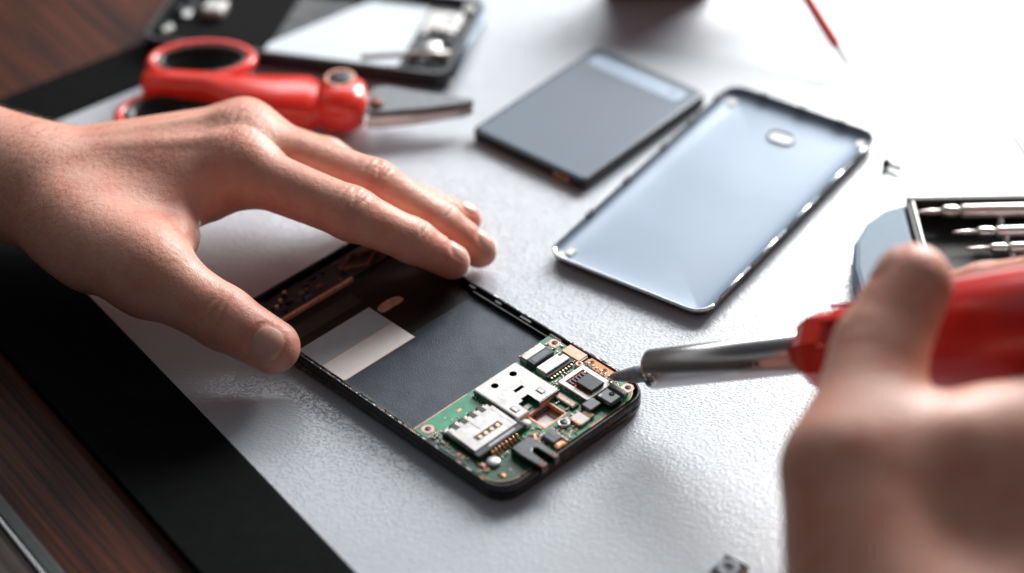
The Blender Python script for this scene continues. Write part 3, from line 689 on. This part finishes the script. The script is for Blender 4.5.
def body_loop(x, yc, hw, hz, zc, n=20): return [(x, yc+hw*math.cos(2*PI*k/n)*abs(math.cos(2*PI*k/n))**-.25 if False else yc+hw*math.copysign(abs(math.cos(2*PI*k/n))**.75, math.cos(2*PI*k/n)), zc+hz*math.copysign(abs(math.sin(2*PI*k/n))**.75, math.sin(2*PI*k/n))) for k in range(n)]
bl = [(-152.5, 132, 3, 3), (-151, 132, 6, 5), (-140, 131, 6, 5.5), (-125, 128, 6.5, 6), (-112, 120.5, 11, 7.5), (-95, 115, 14.5, 8.5), (-82, 114, 14, 9), (-79, 113.6, 11.5, 8), (-77, 113.4, 9.8, 7.5), (-75, 113.2, 11, 8)]
mb.loft([body_loop(x, y, w_, h, 11) for x, y, w_, h in bl], 'red', True, True, True)
mb.build('handle_body', sh)
mb = MB()
bl = [(-78, 114.2, 9.5, 7.5), (-75, 113.9, 12, 9), (-69, 113.6, 13.4, 9.8), (-63, 113.6, 12.6, 9.2), (-59.5, 113.6, 9.5, 8), (-58, 113.6, 6, 5.5)]
mb.loft([body_loop(x, y, w_, h, 11) for x, y, w_, h in bl], 'red', True, True, True)
mb.build('joint_housing', sh)
MB().lathe([(5.2, 19), (5.2, 21.6), (4.2, 22.4), (1.0, 22.6)], 'chip', 28, Matrix.Translation((-68.5, 118.5, -1))).ring(-68.5, 118.5, 19.6, 20.9, 5.2, 6.2, 'copper_pad').build('pivot_bolt', sh)
mb = MB()
mb.prism([(-59, 106), (-56, 124), (-50, 125), (-40, 121.5), (-15, 114), (-14.2, 111.8), (-18, 110.4), (-35, 107), (-54, 105)], 10.6, 12.4, 'shaded_steel', .5)  # dark grey colour paints the shading on the upper face
mb.build('blade', sh)
mb = MB(); mb.prism([(-58, 102.5), (-56, 108), (-17, 112.4), (-14.6, 111.4), (-20, 108.4), (-40, 103.6), (-52, 102)], 6.5, 10.5, 'silver_bright', .8)  # paler steel paints the bright light along the lower edge
mb.build('lower_blade', sh)
MB().cyl(-54, 111, 12.3, 14.2, 3.0, 'brown', 20, bev=.6).build('blade_screw', sh)

# ------------------------------------------------------------------ driver case
dc = thing('driver_case', 'open pale blue and black screwdriver case with its lid folded back', 'case', (0, 0, 0))
mb = MB()
P = [(151.5, -40), (134, -36), (127.5, -20), (126.8, 0), (129, 16), (135, 28), (143, 36), (151.5, 39.5)]
mb.prism(P+[(151.6, -40)][:0], 0, 9.5, 'case_pale', 2.2); mb.build('rounded_end', dc)
mb = MB()
mb.box(152, 330, -42, 41.0, 0, 2.0, 'tray', .5)
mb.box(152, 330, 39.0, 41.5, 2.0, 11, 'tray', .4); mb.box(152, 330, -42, -40, 2.0, 10, 'tray', .4)
mb.box(151.6, 153.6, -40, 39, 2, 10.5, 'tray', .3)
mb.build('tray', dc)
MB().box(153.8, 154.8, -39, 38.8, 9, 11.0, 'lid', .2).build('end_lip', dc)
for x in (186.5,):
    for y in (33, 24, 15, 5, -5, -15): MB().box(x-(33-y)*-.06, x+1.6-(33-y)*-.06, y-3.6, y+.4, 2.1, 7.2, 'lid', .4).build('divider', dc)
MB().box(181, 198, 43.0, 47.0, 1.5, 6.5, 'brown_black', .8).build('hinge', dc)
# transparent lid, folded back flat behind the case
mb = MB()
LP = [(156, 43.5), (330, 43.5), (330, 168), (168, 168), (162, 160), (157, 140)]
mb.prism([(x, y) for x, y in LP], .15, .6, 'lid', .2); mb.build('lid_sheet', dc)
mb = MB(); mb.tube([(168, 168, 1.0), (330, 168, 1.0)], .7, 'case_pale', 8); mb.build('lid_wall', dc); mb = MB(); mb.tube([(206, 168, 1.6), (203, 110, 1.6), (214, 44, 1.6)], .6, 'lid', 8)
mb.build('lid_rib', dc)

def driver(name, y, z, x0, L, rr_, lab, grp, seq):
    t = thing(name, lab, 'screwdriver', (x0, y, z), 0, grp, rot=(0, 0, seq))
    T = Matrix.Rotation(PI/2, 4, 'Y')
    MB().lathe([(.5, 0), (.9*rr_*.35, 2), (rr_*.42, 4), (rr_*.45, 9)], 'silver_bright', 16, T).build('bit', t)
    MB().lathe([(rr_*.45, 9), (rr_*.8, 9.6), (rr_*.92, 10.5), (rr_*.92, 14.5), (rr_*.7, 15.5), (rr_*.6, 16)], 'solder', 20, T).build('collar', t)
    MB().lathe([(rr_*.6, 16), (rr_*.9, 16.6), (rr_, 18), (rr_, L), (rr_*.7, L+2)], 'silver_bright', 20, T, smooth=True).build('handle', t)
    return t
G = 'precision screwdrivers lying in the case'
driver('precision_screwdriver', 34.0, 9.0, 155.5, 110, 2.7, 'thickest silver precision screwdriver, farthest back in the case', G, .005)
driver('precision_screwdriver', 22.0, 8.0, 167.0, 110, 2.1, 'pointed silver precision screwdriver, second from the back of the case', G, .01)
driver('precision_screwdriver', 11.6, 8.0, 170.0, 110, 2.0, 'flat-tipped silver precision screwdriver, third from the back of the case', G, .015)
driver('precision_screwdriver', -2.5, 8.0, 172.0, 110, 1.9, 'silver precision screwdriver nearest the right hand, just above its fingers', G, .13)

# ------------------------------------------------------------------ tiny screw, probe, dark tool
ts = thing('loose_screw', 'tiny black screw lying beside the corner of the back cover', 'screw', (151.2, 76.5, 1.8), math.radians(-40))
T = Matrix.Rotation(PI/2, 4, 'Y')
MB().lathe([(.3, -2.2), (2.1, -1.8), (2.2, -.4), (1.0, 0)], 'black_plastic', 16, T).build('head', ts)
MB().lathe([(.95, 0), (1.0, 4.5), (.3, 6.5)], 'black_plastic', 12, T).build('shank', ts)
pr = thing('red_probe', 'thin red pointed probe reaching in at the top edge of the picture', 'probe', (146.0, 141.0, 3.0))
d = Vector((-.45, .76, .5)).normalized(); T = d.to_track_quat('Z', 'Y').to_matrix().to_4x4()
MB().lathe([(.35, 0), (.8, 3), (1.1, 9), (1.15, 14)], 'chip', 14, T).build('tip', pr)
MB().lathe([(1.0, 14), (2.1, 15), (2.3, 19), (2.2, 150), (1.5, 152)], 'red', 18, T).build('shaft', pr)
tk = thing('tool_handle', 'dark red-brown rounded tool handle, out of focus at the top edge of the picture', 'tool', (52, 215, 0))
mb = MB(); T = Matrix.Translation((0, 0, 34)) @ Matrix.Rotation(PI/2, 4, 'Y') 
mb.lathe([(4, -14), (10, -13), (12.5, -6), (13, 10), (11, 22), (13, 34), (12, 44), (6, 49)], 'warm_dark', 28, T); mb.build('grip', tk)
mb = MB(); mb.lathe([(5.5, 49), (5.5, 54), (2.8, 55), (2.8, 110)], 'chip', 20, T); mb.build('shank', tk)
mb = MB(); mb.box(-8, 40, -6, 6, 0, 23, 'warm_dark', 4); mb.build('stand_block', tk)

# ------------------------------------------------------------------ soldering iron
IW = 36
def undep(px, py, dep):
    return CP + dep*(((px-512)/FPX)*R_ - ((py-286.5)/FPX)*U_ + F)
tipP = Vector(undep(608, 374.0, 774)); endP = Vector(undep(795, 353.5, 730)); farP = Vector(undep(1024, 326, 664))
d = (endP-tipP).normalized()
d = (d*1.0+(farP-endP).normalized()*.0).normalized()
si = thing('soldering_iron', 'soldering iron with red handle and shiny steel tube, its tip touching the phone board', 'soldering iron', tipP[:])
si.rotation_euler = d.to_track_quat('Z', 'Y').to_euler()
LEN = (endP-tipP).length
DN = (si.rotation_euler.to_matrix().inverted() @ Vector((0, -.55, -1)).normalized()); DN.z = 0; DN.normalize()
MB().lathe([(.5, .2), (1.5, 2.2), (3.0, 11.5), (3.3, 20)], 'tip', 24, Matrix.Translation(DN*1.2)).build('tip', si)
MB().lathe([(3.2, 17.6), (6.0, 17.65), (6.8, 18.1), (7.0, 19.2), (7.05, LEN+6)], 'tube', 48).build('tube', si)
mb = MB()
SM = Matrix.Rotation(math.radians(0), 4, 'Z')
sv = Vector((0, -1, 0))
# clamping screw on the side of the tube that faces the camera
camdir = (CP-tipP).normalized(); loc = si.rotation_euler.to_matrix().inverted() @ camdir
loc.z = 0; loc.normalize(); side = Vector((0, 0, 1)).cross(loc)
nrm = (loc*.9 + (-side if (si.rotation_euler.to_matrix() @ side).z > 0 else side)*.5).normalized()
T = Matrix.Translation(nrm*6.5+Vector((0, 0, 21.2))) @ nrm.to_track_quat('Z', 'Y').to_matrix().to_4x4()
mb.lathe([(2.3, -.6), (2.4, .9), (1.9, 1.7), (.4, 1.9)], 'steel', 24, T); mb.box(-1.7, 1.7, -.3, .3, 1.75, 2.0, 'chip', 0, T); mb.box(-.3, .3, -1.7, 1.7, 1.76, 2.01, 'chip', 0, T)
mb.build('clamp_screw', si)
n2_ = (loc*.92 + (-side if (si.rotation_euler.to_matrix() @ side).z > 0 else side)*.3).normalized()
T = Matrix.Translation(n2_*6.95+Vector((0, 0, LEN-13))) @ n2_.to_track_quat('Z', 'Y').to_matrix().to_4x4()
mb = MB()
for k in range(3): mb.box(-.7, .5, -4+k*2.6, -2.4+k*2.6, -.25, .14, 'mark', 0, T)
mb.build('stamped_mark', si)
# collar: faceted flange, then grip
MB().lathe([(6.3, LEN+4.5), (10.5, LEN+5), (13.0, LEN+9), (13.2, LEN+15), (12.4, LEN+17)], 'red', 8, smooth=False).build('flange', si)
mb = MB()
for k in range(8):
    a = 2*PI*k/8+.2; mb.box(13.2, 14.6, -1.6, 1.6, LEN+15, LEN+32, 'red', .6, Matrix.Rotation(a, 4, 'Z'))
mb.lathe([(12.0, LEN+16), (13.0, LEN+18), (13.8, LEN+35), (16.2, LEN+46), (18.2, LEN+62), (19.2, LEN+90), (18.6, LEN+130), (14, LEN+170), (8, LEN+178)], 'red_dark', 40)
mb.build('handle', si)
mb = MB(); mb.tube([(0, 0, LEN+176), (0, 0, LEN+200), (20, 0, LEN+260), (60, 20, LEN+330)], 3.2, 'black_plastic', 12); mb.build('cord', si)

# ------------------------------------------------------------------ hands (signed distance bodies meshed as one surface)
def RC(a, b, ra, rb, fl=None): return (np.array(a, float), np.array(b, float), ra, rb, fl)
def d_rc(P, c):
    a, b, ra, rb, fl = c; ab = b-a; L2 = ab@ab
    pa = P-a; h = np.clip((pa@ab)/L2, 0, 1)
    q = pa-h[:, None]*ab
    if fl is not None:      # squash: distances along fl[0] are scaled by fl[1]
        n, s = fl; k = q@n; q = q+np.outer(k*(s-1), n)
    return np.sqrt((q*q).sum(1))-(ra+h*(rb-ra))
def smin(a, b, k):
    h = np.maximum(k-np.abs(a-b), 0)/k
    return np.minimum(a, b)-h*h*k*.25
class Hand:
    def __init__(s): s.palm = []; s.fingers = []; s.cre = []; s.bumps = []; s.nails = []; s.flush = []
    def f(s, P):
        d = None
        for c, k in s.palm:
            e = d_rc(P, c); d = e if d is None else smin(d, e, k)
        out = d
        for ch, k in s.fingers:
            e = None
            for c in ch:
                g = d_rc(P, c); e = g if e is None else smin(e, g, 3.0)
            out = np.minimum(out, smin(d, e, k))
        for (c, t, n, offs, dep, sg, rad) in s.cre:
            q = P-c; r2 = (q*q).sum(1); m = r2 < (rad*1.6)**2
            if not m.any(): continue
            qm = q[m]; u = qm@t; sd = np.cross(n, t); v = qm@sd
            w = np.exp(-r2[m]/rad**2)*np.clip((qm@n)/rad*1.6+.25, 0, 1)
            g = np.zeros(len(u))
            for i, o_ in enumerate(offs):
                g += np.exp(-((u-o_-.05*v*((i % 2)*2-1)-.5*np.sin(v*.45+i*1.7)+.02*v*v*np.sign(o_+.01))/sg)**2)
            out[m] += dep*g*w
        for (c, rad, h) in s.bumps:
            q = P-c; r2 = (q*q).sum(1); out -= h*np.exp(-r2/rad**2)
        for (c, t, n, wd, ln) in s.nails:
            q = P-c; m = (q*q).sum(1) < 22**2
            qm = q[m]; u = qm@t/(ln/2); sd = np.cross(n, t); v = qm@sd/(wd/2)
            r = (np.abs(u)**3.+np.abs(v)**3.)**(1/3.)
            on = np.clip(qm@n/2+1, 0, 1)
            out[m] += on*(.40*np.exp(-((r-1.05)/.13)**2) + .25*np.clip(1.05-r, 0, .3)/.3)
        return out
def surface_nets(fn, lo, hi, st):
    nx, ny, nz = [int(math.ceil((b-a)/st))+1 for a, b in zip(lo, hi)]
    cs = 5; st2 = st*cs
    cx, cy, cz = [int(math.ceil(n/cs))+1 for n in (nx, ny, nz)]
    g = np.stack(np.meshgrid(np.arange(cx), np.arange(cy), np.arange(cz), indexing='ij'), -1).reshape(-1, 3)
    C = fn(g*st2+np.array(lo)+st2*.5).reshape(cx, cy, cz)
    FN = np.repeat(np.repeat(np.repeat(C, cs, 0), cs, 1), cs, 2)[:nx, :ny, :nz].copy()
    mask = np.abs(FN) < st2*1.3+1.0
    ii = np.argwhere(mask)
    vals = np.empty(len(ii))
    for k in range(0, len(ii), 400000):
        vals[k:k+400000] = fn(ii[k:k+400000]*st+np.array(lo))
    FN[mask] = vals
    neg = FN < 0
    cells = np.zeros((nx-1, ny-1, nz-1), int)
    for dx in (0, 1):
        for dy in (0, 1):
            for dz in (0, 1): cells += neg[dx:nx-1+dx, dy:ny-1+dy, dz:nz-1+dz]
    act = (cells > 0) & (cells < 8)
    ai = np.argwhere(act); idx = -np.ones(act.shape, int); idx[act] = np.arange(len(ai))
    acc = np.zeros((len(ai), 3)); cnt = np.zeros(len(ai))
    corners = [(0, 0, 0), (1, 0, 0), (0, 1, 0), (1, 1, 0), (0, 0, 1), (1, 0, 1), (0, 1, 1), (1, 1, 1)]
    V = [FN[ai[:, 0]+c[0], ai[:, 1]+c[1], ai[:, 2]+c[2]] for c in corners]
    for i in range(8):
        for j in range(i+1, 8):
            df = [abs(a-b) for a, b in zip(corners[i], corners[j])]
            if sum(df) != 1: continue
            cr = (V[i] < 0) != (V[j] < 0)
            t = np.where(cr, V[i]/np.where(cr, V[i]-V[j], 1), 0)
            p = np.array(corners[i])[None]+t[:, None]*(np.array(corners[j])-np.array(corners[i]))[None]
            acc += p*cr[:, None]; cnt += cr
    pos = (ai+acc/cnt[:, None])*st+np.array(lo)
    faces = []
    for ax in range(3):
        o1, o2 = [(1, 2), (2, 0), (0, 1)][ax]
        sl0 = [slice(None)]*3; sl1 = [slice(None)]*3; sl0[ax] = slice(0, -1); sl1[ax] = slice(1, None)
        ch = neg[tuple(sl0)] != neg[tuple(sl1)]
        e = np.argwhere(ch); e = e[(e[:, o1] > 0) & (e[:, o2] > 0) & (e[:, o1] < FN.shape[o1]-1) & (e[:, o2] < FN.shape[o2]-1)]
        n0 = neg[e[:, 0], e[:, 1], e[:, 2]]
        def ix(a, b):
            q = e.copy(); q[:, o1] -= a; q[:, o2] -= b; return idx[q[:, 0], q[:, 1], q[:, 2]]
        Q = np.stack([ix(0, 0), ix(1, 0), ix(1, 1), ix(0, 1)], 1)
        Q[~n0] = Q[~n0][:, ::-1]
        faces.append(Q)
    F_ = np.concatenate(faces); F_ = F_[(F_ >= 0).all(1)]
    return pos, F_
def grad(fn, P, e=.25):
    g = np.stack([fn(P+np.array(v)*e)-fn(P-np.array(v)*e) for v in ((1, 0, 0), (0, 1, 0), (0, 0, 1))], 1)
    return g/np.maximum(np.linalg.norm(g, axis=1), 1e-6)[:, None]
def build_hand(H, name, label, lo, hi, st, nails=True):
    t = None
    P, Fc = surface_nets(H.f, lo, hi, st)
    for _ in range(2):
        g = grad(H.f, P); P = P-g*H.f(P)[:, None]*.9
    me = bpy.data.meshes.new(name)
    me.vertices.add(len(P)); me.vertices.foreach_set('co', (P*S).ravel())
    me.loops.add(len(Fc)*4); me.loops.foreach_set('vertex_index', Fc.ravel())
    me.polygons.add(len(Fc)); me.polygons.foreach_set('loop_start', np.arange(0, len(Fc)*4, 4)); me.polygons.foreach_set('loop_total', np.full(len(Fc), 4))
    me.update(calc_edges=True); me.validate()
    me.polygons.foreach_set('use_smooth', [True]*len(me.polygons))
    at = me.attributes.new('flush', 'FLOAT', 'POINT')
    fl = np.zeros(len(P))
    for c, r, a in H.flush: fl += a*np.exp(-((P-np.array(c))**2).sum(1)/r**2)
    at.data.foreach_set('value', np.clip(fl, 0, 1).astype(np.float32))
    me.materials.append(M['skin'])
    o = bpy.data.objects.new(name, me); link(o)
    o['label'] = label; o['category'] = 'hand'
    for (c, tt, n, wd, ln) in H.nails:
        sd = np.cross(n, tt); G = 15; vs = []; 
        for i in range(G):
            for j in range(G):
                a = -1+2*i/(G-1); b = -1+2*j/(G-1)
                k = max(abs(a), abs(b)); r = (abs(a)**2.7+abs(b)**2.7)**(1/2.7)
                if r > 0: a, b = a*k/r, b*k/r
                vs.append(c+tt*(a*ln/2)+sd*(b*wd/2)+n*9)
        Q = np.array(vs)
        for _ in range(26): Q = Q-n*np.clip(H.f(Q), -2, 2)[:, None]*.75
        top = []; 
        for i in range(G):
            for j in range(G):
                a = -1+2*i/(G-1); b = -1+2*j/(G-1); k = max(abs(a), abs(b)); top.append(.55*(1-k**6)-.15+(.35 if a > .9 and k < 1.01 and abs(b) < .8 else 0)*.6)
        Q = Q+n*np.array(top)[:, None]
        mb = MB(); fs = []; 
        for i in range(G-1):
            for j in range(G-1): fs.append([i*G+j, (i+1)*G+j, (i+1)*G+j+1, i*G+j+1])
        kk = int(G*.84)
        mb.add([tuple(q) for q in Q], fs, 'nail', True)
        mb.build('fingernail', o)
    return o
def unit(v): v = np.array(v, float); return v/np.linalg.norm(v)

# ---- left hand
H = Hand()
Z = np.array
imc, mmc, rmc, pmc = (-100, 23.5, 42.5), (-99, 40, 43.5), (-101, 55, 37), (-106, 67, 30)
fd = unit((0, .25, 1))
H.palm = [
    (RC((-184, 25, 34), imc, 14, 11.5), 1), (RC((-184, 30, 31.5), mmc, 14, 11.5), 14), (RC((-184, 38, 29), rmc, 12.5, 10.5), 14), (RC((-184, 42, 27), pmc, 11, 9.5), 14),
    (RC((-172, 15, 33), (-130, -27, 36), 14.5, 14), 18), (RC((-160, 0, 32), (-112, 14, 36), 14, 8), 14), (RC((-150, -14, 32), (-120, -8, 34), 11, 7), 14),
    (RC((-180, 30, 34), (-310, 106, 50), 13.5, 20), 18), (RC((-186, 37, 34), (-310, 108, 50), 14.5, 22), 18),
]
iP = [imc, (-57.5, -.5, 38.5), (-36, .5, 25), (-22.0, 1.2, 14.5)]
mP = [mmc, (-50.5, 21, 35.5), (-27, 18, 20), (-12.0, 15.2, 9.0)]
rP = [rmc, (-55, 36.5, 25), (-33, 35.0, 15), (-17.5, 36.5, 8.0)]
pP = [pmc, (-70, 56, 24), (-52, 53, 14), (-41, 51, 7.5)]
tP = [(-130, -27, 36), (-126, -32, 36), (-101.5, -43, 25.5), (-84, -50.5, 18)]
def chain(P, R): return [RC(P[i], P[i+1], R[i], R[i+1]) for i in range(len(P)-1)]
H.fingers = [(chain(iP, (11.2, 9.3, 7.9, 6.7)), 9), (chain(mP, (11.2, 9.4, 8.0, 6.8)), 9), (chain(rP, (10.3, 8.8, 7.5, 6.3)), 9), (chain(pP, (9, 7.5, 6.4, 5.6)), 9), (chain(tP, (14, 13.2, 10.8, 9.6)), 12)]
# joint swell
for p, r, h in ((iP[1], 8, .8), (mP[1], 8, .8), (rP[1], 7, .7), (iP[2], 6, .3), (mP[2], 6, .3), (tP[2], 9, .7)): H.bumps.append((Z(p, float), r+3, h))
for p, h in ((imc, 2.2), (mmc, 2.4), (rmc, 1.8)): H.bumps.append((Z(p, float)+Z((2, 0, 9.)), 9, h*.75))
def dn(a, b, up=(0, 0, 1)):
    t = unit(Z(b, float)-Z(a, float)); n = unit(Z(up, float)-t*(Z(up, float)@t)); return t, n
for P, rs in ((iP, (9.3, 7.9)), (mP, (9.4, 8)), (rP, (8.8, 7.5))):
    t, n = dn(P[0], P[2]); H.cre.append((Z(P[1], float)+n*rs[0]*.8, t, n, (-4.4, -2.2, -.3, 1.6, 3.8), .85, .5, 8.5))
    t, n = dn(P[1], P[3]); H.cre.append((Z(P[2], float)+n*rs[1]*.8, t, n, (-1.6, .2, 1.8), .7, .5, 6.5))
t, n = dn(tP[1], tP[3], (-.15, -.55, .8)); H.cre.append((Z(tP[2], float)+n*9, t, n, (-4.8, -2.2, 1.0), 1.0, .6, 11))
for c, tt in ((imc, (1, -.4, .2)), (mmc, (1, -.3, .2))):
    t, n = unit(tt), unit((0, 0, 1)); H.cre.append((Z(c, float)+Z((0, 0, 12.)), t, n, (-6, -3.4, -1, 1.4, 4, 6.4), .4, .7, 10))
# web crease
t, n = unit((.8, .35, 0)), unit((.4, -.4, .9)); H.cre.append((Z((-121, -6, 44.)), unit((.75, .6, 0)), n, (-4, 0, 4), .5, .9, 12))
t, n = dn(tP[2], tP[3], (-.2, -.62, .76)); H.nails.append((Z(tP[3], float)+n*8.2-t*1.2, t, n, 12.6, 11.0))
t, n = dn(iP[2], iP[3], (.35, .12, .93)); H.nails.append((Z(iP[3], float)+n*5.6+t*.6, t, n, 10.2, 11.5))
t, n = dn(mP[2], mP[3], (.35, .12, .93)); H.nails.append((Z(mP[3], float)+n*5.6+t*.6, t, n, 10.4, 11.5))
t, n = dn(rP[2], rP[3], (.35, .2, .93)); H.nails.append((Z(rP[3], float)+n*5.2+t*.2, t, n, 8.2, 9.0))
for p, r, a in ((iP[3], 11, .6), (mP[3], 11, .6), (rP[3], 10, .7), (tP[3], 13, .5), (iP[1], 9, .4), (mP[1], 9, .4), (tP[2], 12, .35), (imc, 14, .25), ((-122, -8, 38), 14, .3)): H.flush.append((p, r, a))
# tendons and veins
def ridge(a, b, r, k): return (RC(a, b, r, r), k)
H.palm += [ridge((-165, 28, 46.3), (-108, 25, 53), 1.2, 5), ridge((-165, 33, 46), (-107, 40, 53.8), 1.3, 5)]
lh = build_hand(H, 'left_hand', 'bare left hand pressing on the phone with thumb and fingertips, palm down', (-336, -75, -2), (8, 136, 95), .78)
tag(lh, cat='hand')
LH = H

# ---- right hand, gripping the iron
H = Hand()
ax0 = tipP; 
def on_axis(px):   # point of the iron's axis that shows at column px
    best = None
    for k in range(60, 420):
        p = tipP+d*k; v = p-CP; x = 512+FPX*v.dot(R_)/v.dot(F)
        if best is None or abs(x-px) < best[0]: best = (abs(x-px), p, v.dot(F))
    return best[1], best[2]
_, D905 = on_axis(905); _, D1024 = on_axis(1020)
print('IRON', LEN, 'depth905', D905, 'depth1024', D1024)
U3 = lambda x, y, dd: tuple(undep(x, y, dd))
a_ = D905
TP = [U3(868, 640, a_-86), U3(845, 470, a_-66), U3(879, 352, a_-42), U3(912, 284, a_-35)]
IP_ = [U3(1150, 345, a_-30), U3(1050, 284, a_-6), U3(985, 290, a_+8), U3(940, 296, a_+16)]
MP_ = [U3(1170, 420, a_-20), U3(1090, 325, a_+20), U3(1010, 318, a_+30), U3(955, 320, a_+28)]
RP_ = [U3(1170, 470, a_-25), U3(1100, 375, a_+20), U3(1020, 352, a_+34), U3(965, 352, a_+26)]
KP_ = [U3(1160, 530, a_-35), U3(1110, 430, a_+10), U3(1040, 385, a_+24), U3(990, 380, a_+22)]
W0 = U3(985, 830, a_-103)
H.palm = [(RC(U3(900, 800, a_-104), TP[1], 22, 16), 1), (RC(W0, IP_[0], 26, 13), 26), (RC(U3(1050, 830, a_-98), MP_[0], 26, 13), 22), (RC(U3(1060, 830, a_-92), RP_[0], 24, 12), 20), (RC(U3(1060, 830, a_-90), KP_[0], 22, 12), 20),
          (RC(U3(902, 474, a_-60), U3(1060, 446, a_-50), 17, 17), 18), (RC(U3(1000, 450, a_-52), U3(1160, 420, a_-42), 17, 16), 14), (RC(U3(905, 600, a_-66), U3(1060, 560, a_-52), 24, 20), 26),
          (RC(U3(930, 470, a_-60), U3(1010, 470, a_-56), 15, 15), 18),
          (RC(U3(950, 720, a_-88), U3(1030, 1000, a_-160), 30, 34), 26)]
H.fingers = [(chain(TP, (17, 15.5, 13.6, 12.4)), 12), (chain(IP_, (12, 10, 8.6, 7.4)), 9), (chain(MP_, (12, 10, 8.8, 7.6)), 9), (chain(RP_, (11, 9.4, 8.2, 7)), 9), (chain(KP_, (10, 8.2, 7, 6.2)), 9)]
H.bumps.append((Z(TP[2], float), 14, 2.0)); H.bumps.append((Z(U3(955, 420, a_-72), float), 10, 1.5))
t_, n_ = dn(TP[2], TP[3], (-.75, .30, .55))
H.nails.append((Z(TP[3], float)+n_*9.2+t_*1.5, t_, n_, 13, 14))
H.cre.append((Z(TP[2], float)+n_*10, unit(Z(TP[3], float)-Z(TP[1], float)), n_, (-4, -2, 1.6), .6, .7, 12))
for p, r, a in ((TP[3], 14, .5), (TP[2], 12, .25), (IP_[3], 12, .5)): H.flush.append((p, r, a))
allp = [c for c, k in H.palm]+[c for ch, k in H.fingers for c in ch]
lo = np.min([np.minimum(c[0], c[1])-max(c[2], c[3])-3 for c in allp], 0); hi = np.max([np.maximum(c[0], c[1])+max(c[2], c[3])+3 for c in allp], 0)
print('RH', lo, hi)
lo = np.maximum(lo, (-100, -420, -50)); hi = np.minimum(hi, (400, 200, 320))
rh = build_hand(H, 'right_hand', 'bare right hand gripping the red soldering iron handle, out of focus at the right edge', tuple(lo), tuple(hi), 1.5)

# fine hair on the back of the left hand and wrist
rng = np.random.default_rng(5)
me = lh.data; nv = len(me.vertices); co_ = np.empty(nv*3); me.vertices.foreach_get('co', co_); co_ = co_.reshape(-1, 3)/S
nr_ = np.empty(nv*3); me.vertices.foreach_get('normal', nr_); nr_ = nr_.reshape(-1, 3)
ok = np.where((co_[:, 0] < -62) & (nr_[:, 2] > .05))[0]
wgt = np.where(co_[ok, 0] < -165, 1.0, .30); wgt[(co_[ok, 0] > -118) & (co_[ok, 0] < -90)] = .08
ok = ok[rng.random(len(ok)) < wgt*.045]
mb = MB()
for i in ok:
    p = Vector(co_[i]); n = Vector(nr_[i]); t = Vector((.55+rng.normal()*.25, .45+rng.normal()*.35, rng.normal()*.2)); t = (t-n*t.dot(n)).normalized()
    L = rng.uniform(3.0, 6.5) if p.x < -150 else rng.uniform(1.8, 3.6); sd = t.cross(n)*.045
    q = [p-n*.1, p+n*L*.16+t*L*.35, p+n*L*.22+t*L*.7, p+n*L*.18+t*L]
    vs = []
    for k, c in enumerate(q):
        f = 1-k/3.4; vs += [c-sd*f, c+sd*f, c+n*.05*f]
    fs = []
    for k in range(3):
        a = 3*k
        for u_, v_ in ((0, 1), (1, 2), (2, 0)): fs.append([a+u_, a+v_, a+3+v_, a+3+u_])
    mb.add(vs, fs, 'hair')
hr = mb.build('fine_hair', lh); hr['kind'] = 'stuff'
